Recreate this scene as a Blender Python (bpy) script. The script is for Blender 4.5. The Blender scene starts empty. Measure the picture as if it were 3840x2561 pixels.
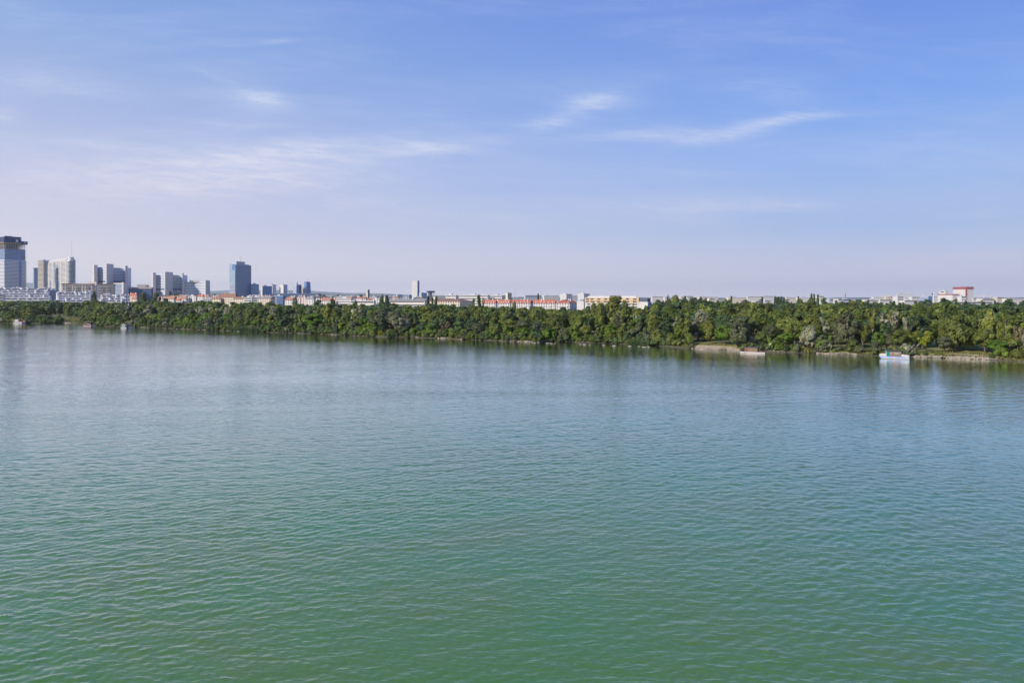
import bpy, bmesh, math, random
import numpy as np
from mathutils import Vector, Matrix

R = random.Random(11)
SC = bpy.context.scene
COL = SC.collection
rad = math.radians

# ---------------------------------------------------------------- survey frame
# eye 28 m above the river, looking along +Y; a bearing is given as a survey tick
# (0..3840 across the view), heights as ticks below/above the horizon (1118)
H, F, HX, HY = 28.0, 2560.0, 1920.0, 1118.0
def X(px, Y): return (px - HX) / F * Y
def Z(py, Y): return H - (py - HY) / F * Y
def WY(py): return H * F / (py - HY)                 # distance of a point on the water

U = (0.8636, -0.5048)                                # along the bank, to the right
N = (0.5048, 0.8636)                                 # into the island
P0 = (-578.0, 771.0)
BN = P0[0] * N[0] + P0[1] * N[1]
def YD(px, d):                                       # distance along bearing px at d metres behind the bank line
    s = (px - HX) / F
    return (BN + d) / (N[0] * s + N[1])
def dist_bank(x, y): return x * N[0] + y * N[1] - BN

SUN_AZ = (-0.83, -0.56)
SUN_EL = 31.0

# ---------------------------------------------------------------- bookkeeping
def tag(o, label=None, cat=None, group=None, kind=None):
    if label: o['label'] = label
    if cat: o['category'] = cat
    if group: o['group'] = group
    if kind: o['kind'] = kind
    return o

def empty(name, loc=(0, 0, 0), rz=0.0):
    o = bpy.data.objects.new(name, None)
    o.empty_display_size = 1.0
    o.location = loc
    o.rotation_euler = (0, 0, rz)
    COL.objects.link(o)
    return o

def link(name, me, parent=None, mat=None):
    o = bpy.data.objects.new(name, me)
    COL.objects.link(o)
    if parent is not None: o.parent = parent
    if mat is not None:
        if not me.materials: me.materials.append(mat)
        elif me.materials[0] != mat:
            o.material_slots[0].link = 'OBJECT'
            o.material_slots[0].material = mat
    return o

def dup(o, parent, loc=None, rz=None):
    c = o.copy()
    COL.objects.link(c)
    c.parent = parent
    if loc is not None: c.location = loc
    if rz is not None: c.rotation_euler = (0, 0, rz)
    return c

class MB:
    def __init__(s): s.v = []; s.f = []
    def box(s, x0, x1, y0, y1, z0, z1):
        b = len(s.v)
        s.v += [(x0,y0,z0),(x1,y0,z0),(x1,y1,z0),(x0,y1,z0),(x0,y0,z1),(x1,y0,z1),(x1,y1,z1),(x0,y1,z1)]
        s.f += [(b,b+3,b+2,b+1),(b+4,b+5,b+6,b+7),(b,b+1,b+5,b+4),(b+1,b+2,b+6,b+5),(b+2,b+3,b+7,b+6),(b+3,b,b+4,b+7)]
        return s
    def prism(s, pts, z0, z1):
        b = len(s.v); n = len(pts)
        s.v += [(p[0], p[1], z0) for p in pts] + [(p[0], p[1], z1) for p in pts]
        s.f += [tuple(range(b+n-1, b-1, -1)), tuple(range(b+n, b+2*n))]
        for i in range(n):
            j = (i+1) % n
            s.f.append((b+i, b+j, b+n+j, b+n+i))
        return s
    def extr_y(s, prof, y0, y1):                     # profile in x-z, extruded along y
        b = len(s.v); n = len(prof)
        s.v += [(p[0], y0, p[1]) for p in prof] + [(p[0], y1, p[1]) for p in prof]
        s.f += [tuple(range(b, b+n)), tuple(range(b+2*n-1, b+n-1, -1))]
        for i in range(n):
            j = (i+1) % n
            s.f.append((b+i, b+n+i, b+n+j, b+j))
        return s
    def hull8(s, bot, topp):                         # frustum between two 4-point rings
        b = len(s.v)
        s.v += list(bot) + list(topp)
        s.f += [(b+3,b+2,b+1,b),(b+4,b+5,b+6,b+7)]
        for i in range(4):
            j = (i+1) % 4
            s.f.append((b+i, b+j, b+4+j, b+4+i))
        return s
    def tube(s, p0, p1, r0, r1=None, n=7):
        if r1 is None: r1 = r0
        p0 = Vector(p0); p1 = Vector(p1); d = (p1 - p0)
        if d.length < 1e-6: return s
        d.normalize()
        a = d.cross(Vector((0, 0, 1)))
        if a.length < 1e-3: a = Vector((1, 0, 0))
        a.normalize(); c = d.cross(a)
        b = len(s.v)
        for p, r in ((p0, r0), (p1, r1)):
            for i in range(n):
                t = 2*math.pi*i/n
                s.v.append(tuple(p + a*(r*math.cos(t)) + c*(r*math.sin(t))))
        for i in range(n):
            j = (i+1) % n
            s.f.append((b+i, b+j, b+n+j, b+n+i))
        s.f += [tuple(range(b+n-1, b-1, -1)), tuple(range(b+n, b+2*n))]
        return s
    def cyl(s, cx, cy, r, z0, z1, n=20, r1=None): return s.tube((cx, cy, z0), (cx, cy, z1), r, r1, n)
    def mesh(s, name):
        me = bpy.data.meshes.new(name)
        me.from_pydata(s.v, [], s.f)
        bm = bmesh.new(); bm.from_mesh(me)
        bmesh.ops.recalc_face_normals(bm, faces=bm.faces)
        bm.to_mesh(me); bm.free()
        return me
    def build(s, name, mat, parent=None):
        return link(name, s.mesh(name), parent, mat)

# ---------------------------------------------------------------- materials
def newmat(name):
    m = bpy.data.materials.new(name); m.use_nodes = True
    nt = m.node_tree
    for n in list(nt.nodes): nt.nodes.remove(n)
    out = nt.nodes.new('ShaderNodeOutputMaterial')
    return m, nt, out

def mat(name, col, rough=0.75, var=0.14, scale=0.35, metal=0.0, spec=0.3, streak=False):
    m, nt, out = newmat(name)
    p = nt.nodes.new('ShaderNodeBsdfPrincipled')
    p.inputs['Roughness'].default_value = rough
    p.inputs['Metallic'].default_value = metal
    p.inputs['Specular IOR Level'].default_value = spec
    tc = nt.nodes.new('ShaderNodeTexCoord')
    mp = nt.nodes.new('ShaderNodeMapping')
    mp.inputs['Scale'].default_value = (scale, scale, scale*(0.15 if streak else 1.0))
    nz = nt.nodes.new('ShaderNodeTexNoise')
    nz.inputs['Scale'].default_value = 1.0; nz.inputs['Detail'].default_value = 4.0
    mx = nt.nodes.new('ShaderNodeMix'); mx.data_type = 'RGBA'
    c = Vector(col[:3])
    mx.inputs['A'].default_value = (*(c*(1-var)), 1)
    mx.inputs['B'].default_value = (*(c*(1+var)), 1)
    L = nt.links.new
    L(tc.outputs['Object'], mp.inputs['Vector']); L(mp.outputs['Vector'], nz.inputs['Vector'])
    L(nz.outputs['Fac'], mx.inputs['Factor']); L(mx.outputs['Result'], p.inputs['Base Color'])
    L(p.outputs['BSDF'], out.inputs['Surface'])
    return m

def leafmat(name, col, trans=0.36, jitter=0.27, warm=0.0):
    m, nt, out = newmat(name)
    L = nt.links.new
    at = nt.nodes.new('ShaderNodeAttribute'); at.attribute_name = 'tone'
    oi = nt.nodes.new('ShaderNodeObjectInfo')
    c = Vector(col)
    mx = nt.nodes.new('ShaderNodeMix'); mx.data_type = 'RGBA'
    mx.inputs['A'].default_value = (*(c*0.62), 1)
    mx.inputs['B'].default_value = (c[0]*1.45, c[1]*1.38, c[2]*1.3, 1)
    L(at.outputs['Fac'], mx.inputs['Factor'])
    hs = nt.nodes.new('ShaderNodeHueSaturation')
    h = nt.nodes.new('ShaderNodeMapRange'); h.inputs['To Min'].default_value = 0.488; h.inputs['To Max'].default_value = 0.512
    v = nt.nodes.new('ShaderNodeMapRange'); v.inputs['To Min'].default_value = 1-jitter; v.inputs['To Max'].default_value = 1+jitter
    wn = nt.nodes.new('ShaderNodeTexWhiteNoise'); wn.noise_dimensions = '1D'
    L(oi.outputs['Random'], h.inputs['Value']); L(oi.outputs['Random'], wn.inputs['W'])
    L(wn.outputs['Value'], v.inputs['Value'])
    L(h.outputs['Result'], hs.inputs['Hue']); L(v.outputs['Result'], hs.inputs['Value'])
    hs.inputs['Saturation'].default_value = 1.0
    L(mx.outputs['Result'], hs.inputs['Color'])
    d = nt.nodes.new('ShaderNodeBsdfPrincipled')
    d.inputs['Roughness'].default_value = 0.55
    d.inputs['Specular IOR Level'].default_value = 0.35
    t = nt.nodes.new('ShaderNodeBsdfTranslucent')
    ms = nt.nodes.new('ShaderNodeMixShader'); ms.inputs['Fac'].default_value = trans
    L(hs.outputs['Color'], d.inputs['Base Color']); L(hs.outputs['Color'], t.inputs['Color'])
    L(d.outputs['BSDF'], ms.inputs[1]); L(t.outputs['BSDF'], ms.inputs[2])
    L(ms.outputs['Shader'], out.inputs['Surface'])
    return m

M = {}
M['white'] = mat('white_render', (0.57, 0.55, 0.54), streak=True)
M['offwhite'] = mat('offwhite_render', (0.60, 0.57, 0.53), streak=True)
M['cream'] = mat('cream_render', (0.60, 0.52, 0.42), streak=True)
M['pink'] = mat('pink_render', (0.60, 0.49, 0.46), streak=True)
M['beige'] = mat('beige_concrete', (0.50, 0.455, 0.40), streak=True)
M['ochre'] = mat('ochre_render', (0.55, 0.40, 0.24), streak=True)
M['concrete'] = mat('grey_concrete', (0.52, 0.50, 0.50), streak=True)
M['greywall'] = mat('grey_render', (0.42, 0.45, 0.51), streak=True)
M['darkwall'] = mat('dark_cladding', (0.08, 0.10, 0.16))
M['navy'] = mat('navy_screen', (0.045, 0.06, 0.15))
M['glass'] = mat('window_glass', (0.035, 0.05, 0.075), rough=0.25, spec=0.5, var=0.4, scale=0.2)
M['blueglass'] = mat('blue_glass', (0.10, 0.20, 0.41), rough=0.22, spec=0.6, var=0.35, scale=0.15)
M['paleblue'] = mat('pale_blue_panes', (0.17, 0.25, 0.42), rough=0.3, spec=0.4, var=0.25, scale=0.2)
M['brightwhite'] = mat('bright_white_render', (0.70, 0.69, 0.69), streak=True)
M['lightglass'] = mat('pale_glass', (0.26, 0.36, 0.44), rough=0.25, spec=0.6, var=0.3, scale=0.2)
M['redroof'] = mat('red_tiles', (0.38, 0.115, 0.075), var=0.28, scale=0.6)
M['orangeroof'] = mat('orange_tiles', (0.34, 0.165, 0.115), var=0.25, scale=0.6)
M['brownroof'] = mat('brown_tiles', (0.23, 0.13, 0.095), var=0.25, scale=0.6)
M['greyroof'] = mat('grey_sheet_roof', (0.24, 0.24, 0.25), var=0.2)
M['darkroof'] = mat('dark_roof', (0.08, 0.075, 0.08), var=0.3)
M['yellow'] = mat('yellow_safety', (0.52, 0.36, 0.09))
M['redband'] = mat('dark_red_fascia', (0.30, 0.095, 0.115))
M['rail'] = mat('white_steel', (0.72, 0.72, 0.72), rough=0.5)
M['steel'] = mat('grey_steel', (0.30, 0.31, 0.33), rough=0.5, metal=0.3)
M['craneyellow'] = mat('crane_paint', (0.62, 0.50, 0.36))
M['bark'] = mat('bark', (0.14, 0.11, 0.08), var=0.35, scale=1.5)
M['palebark'] = mat('pale_bark', (0.36, 0.31, 0.25), var=0.3, scale=1.5)
M['plank'] = mat('brown_planks', (0.25, 0.17, 0.118), var=0.35, scale=1.2)
M['greyplank'] = mat('weathered_planks', (0.24, 0.17, 0.13), var=0.4, scale=1.5)
M['redpaint'] = mat('red_brown_paint', (0.22, 0.065, 0.045), var=0.3)
M['bluepaint'] = mat('pale_blue_paint', (0.27, 0.40, 0.72), var=0.2, scale=1.0)
M['teal'] = mat('teal_paint', (0.012, 0.20, 0.17), var=0.15)
M['tealdark'] = mat('dark_teal_paint', (0.03, 0.17, 0.19))
M['whitepaint'] = mat('white_paint', (0.60, 0.56, 0.54), rough=0.5, var=0.1, scale=1.0)
M['rust'] = mat('rusty_waterline', (0.16, 0.08, 0.04), var=0.4, scale=2.0)
M['black'] = mat('black_tarpaulin', (0.02, 0.02, 0.025))
M['blueroof'] = mat('blue_black_roof', (0.05, 0.06, 0.09))
M['stone'] = mat('pale_stone', (0.31, 0.26, 0.20), var=0.35, scale=1.2)
M['sand'] = mat('pale_gravel', (0.35, 0.275, 0.18), var=0.3, scale=0.8)
M['bird'] = mat('dark_feather', (0.03, 0.03, 0.035))

LM = {
 'olive':  leafmat('leaf_olive', (0.182, 0.218, 0.042)),
 'green':  leafmat('leaf_green', (0.132, 0.180, 0.032)),
 'dark':   leafmat('leaf_dark', (0.070, 0.116, 0.036), trans=0.22),
 'silver': leafmat('leaf_silver', (0.27, 0.285, 0.18), trans=0.2, jitter=0.2),
 'grey':   leafmat('leaf_grey_green', (0.135, 0.160, 0.075), jitter=0.2),
 'bright': leafmat('leaf_bright', (0.135, 0.225, 0.022), jitter=0.2),
 'yellow': leafmat('leaf_yellow', (0.26, 0.285, 0.022), jitter=0.2),
 'dry':    leafmat('leaf_dry', (0.21, 0.165, 0.09), jitter=0.2),
}
# ---------------------------------------------------------------- camera, sun, sky
cam = bpy.data.cameras.new('camera')
cam.sensor_width = 36.0; cam.lens = 24.0
cam.shift_y = -(1280.5 - HY) / 3840.0
cam.clip_start = 0.5; cam.clip_end = 60000
co = bpy.data.objects.new('camera', cam); COL.objects.link(co)
co.location = (0, 0, H); co.rotation_euler = (rad(90), 0, 0)
SC.camera = co

sl = bpy.data.lights.new('sun', 'SUN')
sl.energy = 5.0; sl.angle = rad(0.55); sl.color = (1.0, 0.90, 0.78)
so = bpy.data.objects.new('sun', sl); COL.objects.link(so)
ce = math.cos(rad(SUN_EL)); az = Vector((SUN_AZ[0], SUN_AZ[1], 0)).normalized()
sd = Vector((az.x*ce, az.y*ce, math.sin(rad(SUN_EL))))
so.rotation_euler = (-sd).to_track_quat('-Z', 'Y').to_euler()
so.location = (-200, -100, 300)

SC.view_settings.view_transform = 'Standard'; SC.view_settings.look = 'None'
SC.view_settings.gamma = 1.0; SC.view_settings.exposure = 0.0
SC.view_settings.use_curve_mapping = False
SC.cycles.max_bounces = 6; SC.cycles.diffuse_bounces = 3; SC.cycles.glossy_bounces = 3
SC.cycles.transmission_bounces = 3; SC.cycles.volume_bounces = 0
SC.cycles.caustics_reflective = False; SC.cycles.caustics_refractive = False
SC.cycles.use_denoising = True
SC.cycles.sample_clamp_indirect = 6.0

w = bpy.data.worlds.new('World'); SC.world = w; w.use_nodes = True
nt = w.node_tree
for n in list(nt.nodes): nt.nodes.remove(n)
L = nt.links.new
def node(t, **k):
    n = nt.nodes.new(t)
    for a, b in k.items(): setattr(n, a, b)
    return n
def mth(op, a, b=None, c=None, clamp=False):
    n = node('ShaderNodeMath', operation=op); n.use_clamp = clamp
    for i, q in enumerate((a, b, c)):
        if q is None: continue
        if isinstance(q, (int, float)): n.inputs[i].default_value = q
        else: L(q, n.inputs[i])
    return n.outputs[0]
def mapr(v, a, b, c, d, smooth=True):
    n = node('ShaderNodeMapRange'); n.interpolation_type = 'SMOOTHSTEP' if smooth else 'LINEAR'
    L(v, n.inputs['Value'])
    n.inputs['From Min'].default_value = a; n.inputs['From Max'].default_value = b
    n.inputs['To Min'].default_value = c; n.inputs['To Max'].default_value = d
    return n.outputs['Result']
def mixc(f, a, b, mode='MIX'):
    n = node('ShaderNodeMix', data_type='RGBA', blend_type=mode)
    if isinstance(f, (int, float)): n.inputs['Factor'].default_value = f
    else: L(f, n.inputs['Factor'])
    for k, q in (('A', a), ('B', b)):
        if isinstance(q, tuple): n.inputs[k].default_value = (*q, 1)
        else: L(q, n.inputs[k])
    return n.outputs['Result']
sky = node('ShaderNodeTexSky', sky_type='NISHITA')
sky.sun_disc = False; sky.sun_elevation = rad(SUN_EL)
sky.sun_rotation = math.atan2(SUN_AZ[0], SUN_AZ[1])
sky.air_density = 1.0; sky.dust_density = 1.6; sky.ozone_density = 1.5; sky.altitude = 160
STR = 0.10
geo = node('ShaderNodeTexCoord')
nrm = node('ShaderNodeVectorMath', operation='NORMALIZE'); L(geo.outputs['Generated'], nrm.inputs[0])
sx = node('ShaderNodeSeparateXYZ'); L(nrm.outputs['Vector'], sx.inputs[0])
dx, dy, dz = sx.outputs
yy = mth('MAXIMUM', dy, 0.05)
tx = mth('DIVIDE', dx, yy); tz = mth('DIVIDE', dz, yy)
# clear-air colour by height above the horizon and bearing from the sun
hz = mapr(dz, 0.0, 0.40, 0.0, 1.0, False)
side = mth('MULTIPLY_ADD', dx, 0.95, 0.56, clamp=True)          # 0 towards the sun, 1 away from it
def ramp(fac, stops):
    r = node('ShaderNodeValToRGB'); e = r.color_ramp.elements
    r.color_ramp.interpolation = 'LINEAR'
    while len(e) < len(stops): e.new(0.5)
    for q, (p, c) in zip(e, stops): q.position = p; q.color = (*c, 1)
    L(fac, r.inputs['Fac']); return r.outputs['Color']
s_sun = ramp(hz, [(0.0, (1.10, 0.98, 0.96)), (0.04, (0.96, 0.865, 0.86)), (0.10, (0.84, 0.765, 0.78)), (0.23, (0.69, 0.655, 0.745)), (0.44, (0.51, 0.55, 0.74)), (0.80, (0.285, 0.415, 0.71)), (1.0, (0.22, 0.36, 0.70))])
s_far = ramp(hz, [(0.0, (0.86, 0.81, 0.90)), (0.04, (0.70, 0.68, 0.79)), (0.10, (0.60, 0.60, 0.735)), (0.23, (0.395, 0.51, 0.745)), (0.44, (0.31, 0.46, 0.80)), (0.62, (0.215, 0.385, 0.80)), (0.82, (0.175, 0.315, 0.75)), (1.0, (0.15, 0.26, 0.72))])
grad = mixc(side, s_sun, s_far)
nish = mixc(1.0, sky.outputs['Color'], (STR, STR, STR), 'MULTIPLY')
base = mixc(0.92, nish, grad)
# cirrus
cv = node('ShaderNodeCombineXYZ')
L(mth('MULTIPLY', tx, 2.2), cv.inputs[0]); L(mth('MULTIPLY', tz, 15.0), cv.inputs[1])
def noise(vec, scale, detail=6, rough=0.6, dist=0.0):
    n = node('ShaderNodeTexNoise'); L(vec, n.inputs['Vector'])
    n.inputs['Scale'].default_value = scale; n.inputs['Detail'].default_value = detail
    n.inputs['Roughness'].default_value = rough; n.inputs['Distortion'].default_value = dist
    return n.outputs['Fac']
n1 = noise(cv.outputs[0], 1.0, 7, 0.62, 0.6)
n2 = noise(cv.outputs[0], 6.5, 9, 0.74, 1.2)
cv3 = node('ShaderNodeCombineXYZ')
L(mth('MULTIPLY', tx, 3.0), cv3.inputs[0]); L(mth('MULTIPLY_ADD', tx, 4.0, mth('MULTIPLY', tz, 30.0)), cv3.inputs[1])
n3 = noise(cv3.outputs[0], 3.0, 7, 0.7, 0.4)
veil = mth('MULTIPLY', mapr(n1, 0.38, 0.72, 0.0, 1.0), 0.13)
veil = mth('MULTIPLY', veil, mapr(dz, 0.02, 0.12, 0.2, 1.0))
WISPS = [ # bearing, tick height, half width, half height, tilt (deg, + rises to the right), strength
 (985, 372, 70, 16, -6, .42), (880, 366, 170, 14, -6, .26), (930, 335, 120, 38, -22, .14), (800, 290, 120, 10, -25, .10),
 (250, 318, 210, 26, -7, .26), (60, 300, 120, 40, 0, .10), (20, 435, 40, 18, 0, .3),
 (1620, 548, 190, 15, 5, .38), (1560, 575, 170, 8, 6, .20),
 (1130, 556, 330, 16, 5, .30), (1000, 620, 460, 56, 3, .44), (600, 650, 520, 80, 2, .34), (1000, 690, 330, 24, 2, .18), (360, 545, 220, 14, -8, .12),
 (1350, 750, 140, 16, 0, .15), (300, 720, 500, 60, 0, .12),
 (2215, 378, 85, 22, 6, .36), (2140, 430, 130, 24, 22, .18), (2060, 462, 90, 12, 4, .26), (2300, 380, 110, 40, 4, .12),
 (2300, 514, 170, 11, 4, .30), (2560, 512, 160, 20, -2, .40), (2800, 485, 170, 17, 14, .42), (2980, 448, 110, 11, 6, .34), (3150, 432, 140, 8, 2, .12),
 (2560, 765, 330, 22, 0, .26), (2800, 778, 320, 14, 2, .16), (2560, 828, 150, 12, -3, .14), (1850, 815, 240, 12, -4, .14),
 (3430, 1000, 130, 18, 2, .20), (3720, 800, 220, 12, 0, .12), (3700, 960, 140, 9, 0, .14),
 (900, 160, 230, 7, 2, .12), (1040, 155, 40, 6, 5, .12), (2800, 320, 160, 14, 4, .14), (2950, 340, 120, 22, 14, .09), (2750, 275, 300, 14, 2, .08),
 (930, 468, 210, 7, -3, .14), (3020, 940, 60, 6, 3, .08)]
tot = veil
wob = mth('MULTIPLY', mth('SUBTRACT', n1, 0.5), 0.020)
tzw = mth('ADD', tz, wob)
for (px, py, hw, hh, tl, st) in WISPS:
    hh = hh*1.30 + 3; hw = hw*1.06; st = st*0.80
    ax = mth('SUBTRACT', tx, (px-HX)/F); ay = mth('SUBTRACT', tzw, (HY-py)/F)
    c, s = math.cos(rad(tl)), math.sin(rad(tl))
    u = mth('ADD', mth('MULTIPLY', ax, c*F/hw), mth('MULTIPLY', ay, s*F/hw))
    v = mth('ADD', mth('MULTIPLY', ax, -s*F/hh), mth('MULTIPLY', ay, c*F/hh))
    q = mth('ADD', mth('MULTIPLY', u, u), mth('MULTIPLY', v, v))
    g = mth('POWER', 2.718, mth('MULTIPLY', q, -0.8))
    tot = mth('MULTIPLY_ADD', g, st, tot)
tex = mth('ADD', mth('MULTIPLY', n2, 0.9), mth('MULTIPLY', n3, 0.9))
tot = mth('MULTIPLY', tot, mapr(tex, 0.62, 1.20, 0.38, 1.36))
tot = mth('MULTIPLY', tot, mth('GREATER_THAN', dy, 0.06))
tot = mth('MINIMUM', tot, 0.75)
cloudc = mixc(mapr(dz, 0.05, 0.30, 0.0, 1.0), (0.86, 0.74, 0.76), (0.74, 0.78, 0.86))
final = mixc(tot, base, cloudc)
# scale so the Background strength stays in the daylight range
bg = node('ShaderNodeBackground')
up = mixc(1.0, final, (0.985/STR, 1.03/STR, 1.10/STR), 'MULTIPLY')
L(up, bg.inputs['Color']); bg.inputs['Strength'].default_value = STR
ow = node('ShaderNodeOutputWorld'); L(bg.outputs['Background'], ow.inputs['Surface'])

# ---------------------------------------------------------------- shoreline, ground, water
SHORE = [(0,1211),(60,1212),(150,1213),(236,1212),(270,1212.5),(310,1214),(360,1222),(450,1226),(500,1227),(640,1232),(790,1238),
 (940,1244),(1080,1249),(1238,1254),(1400,1263),(1560,1266),(1640,1269),(1760,1274),(1900,1280),(2010,1283.5),(2060,1282),(2110,1282),
 (2200,1284),(2360,1291),(2450,1296),(2563,1305),(2640,1310),(2720,1313),(2775,1316),(2867,1320),(2950,1321),(3070,1326),(3200,1331),
 (3300,1335),(3410,1339),(3500,1342),(3600,1346),(3740,1351),(3840,1357)]
_s, _d = [], []
for px, py in SHORE:
    y = WY(py); x = X(px, y)
    _s.append((x-P0[0])*U[0] + (y-P0[1])*U[1]); _d.append(dist_bank(x, y))
def shore_d(s): return float(np.interp(s, _s, _d))
def world(s, d): return (P0[0] + U[0]*s + N[0]*d, P0[1] + U[1]*s + N[1]*d)
def sd_of(x, y): return ((x-P0[0])*U[0] + (y-P0[1])*U[1], dist_bank(x, y))
RG = random.Random(3)
PROF = [(-14, -2.5), (-2.5, -0.7), (0, 0.02), (1.2, 0.55), (3.5, 1.3), (8, 2.1), (30, 2.6), (90, 3.0), (240, 3.0), (600, 3.4), (2500, 4), (7000, 4), (36000, 4)]
PH = ([p[0] for p in PROF], [p[1] for p in PROF])
def gz(x, y):
    s, d = sd_of(x, y)
    return float(np.interp(d - shore_d(s), *PH))
ss = [-40000, -20000, -9000, -4000, -2000, -1000, -500] + [-300 + 4*i for i in range(365)] + [1400, 2000, 4000, 9000, 20000, 40000]
V, Fc = [], []
for i, s in enumerate(ss):
    base_d = shore_d(s)
    wig = (0.9*math.sin(s*0.21) + 0.7*math.sin(s*0.53+1.3) + RG.uniform(-0.5, 0.5))
    for d, z in PROF:
        x, y = world(s, base_d + d + (wig if d < 5 else 0))
        V.append((x, y, z + (RG.uniform(-0.15, 0.2) if 0 <= d < 40 else 0)))
n = len(PROF)
for i in range(len(ss)-1):
    for j in range(n-1):
        a = i*n + j
        Fc.append((a, a+n, a+n+1, a+1))
me = bpy.data.meshes.new('ground'); me.from_pydata(V, [], Fc); me.update()
m, nt2, out = newmat('ground_mix')
def gm():
    nt = nt2; Lk = nt.links.new
    g = nt.nodes.new('ShaderNodeNewGeometry'); sp = nt.nodes.new('ShaderNodeSeparateXYZ'); Lk(g.outputs['Position'], sp.inputs[0])
    na = nt.nodes.new('ShaderNodeTexNoise'); na.inputs['Scale'].default_value = 0.09; na.inputs['Detail'].default_value = 5; Lk(g.outputs['Position'], na.inputs['Vector'])
    nb = nt.nodes.new('ShaderNodeTexNoise'); nb.inputs['Scale'].default_value = 1.6; nb.inputs['Detail'].default_value = 5; Lk(g.outputs['Position'], nb.inputs['Vector'])
    grass = nt.nodes.new('ShaderNodeMix'); grass.data_type = 'RGBA'
    grass.inputs['A'].default_value = (0.15, 0.165, 0.04, 1); grass.inputs['B'].default_value = (0.27, 0.25, 0.085, 1); Lk(na.outputs['Fac'], grass.inputs['Factor'])
    stone = nt.nodes.new('ShaderNodeMix'); stone.data_type = 'RGBA'
    stone.inputs['A'].default_value = (0.035, 0.032, 0.020, 1); stone.inputs['B'].default_value = (0.13, 0.115, 0.075, 1); Lk(nb.outputs['Fac'], stone.inputs['Factor'])
    ad = nt.nodes.new('ShaderNodeMath'); ad.operation = 'MULTIPLY_ADD'; ad.inputs[1].default_value = 1.6; Lk(na.outputs['Fac'], ad.inputs[0]); Lk(sp.outputs['Z'], ad.inputs[2])
    mr = nt.nodes.new('ShaderNodeMapRange'); mr.inputs['From Min'].default_value = 1.2; mr.inputs['From Max'].default_value = 2.0; Lk(ad.outputs[0], mr.inputs['Value'])
    mx = nt.nodes.new('ShaderNodeMix'); mx.data_type = 'RGBA'
    Lk(mr.outputs['Result'], mx.inputs['Factor']); Lk(stone.outputs['Result'], mx.inputs['A']); Lk(grass.outputs['Result'], mx.inputs['B'])
    p = nt.nodes.new('ShaderNodeBsdfPrincipled'); p.inputs['Roughness'].default_value = 0.9
    b = nt.nodes.new('ShaderNodeBump'); b.inputs['Distance'].default_value = 0.4; b.inputs['Strength'].default_value = 0.8
    Lk(nb.outputs['Fac'], b.inputs['Height']); Lk(b.outputs['Normal'], p.inputs['Normal'])
    Lk(mx.outputs['Result'], p.inputs['Base Color']); Lk(p.outputs['BSDF'], out.inputs['Surface'])
gm()
tag(link('ground', me, None, m), 'low wooded river island and the flat land behind it', 'ground', kind='structure')

BUMPD = 0.16
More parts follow.
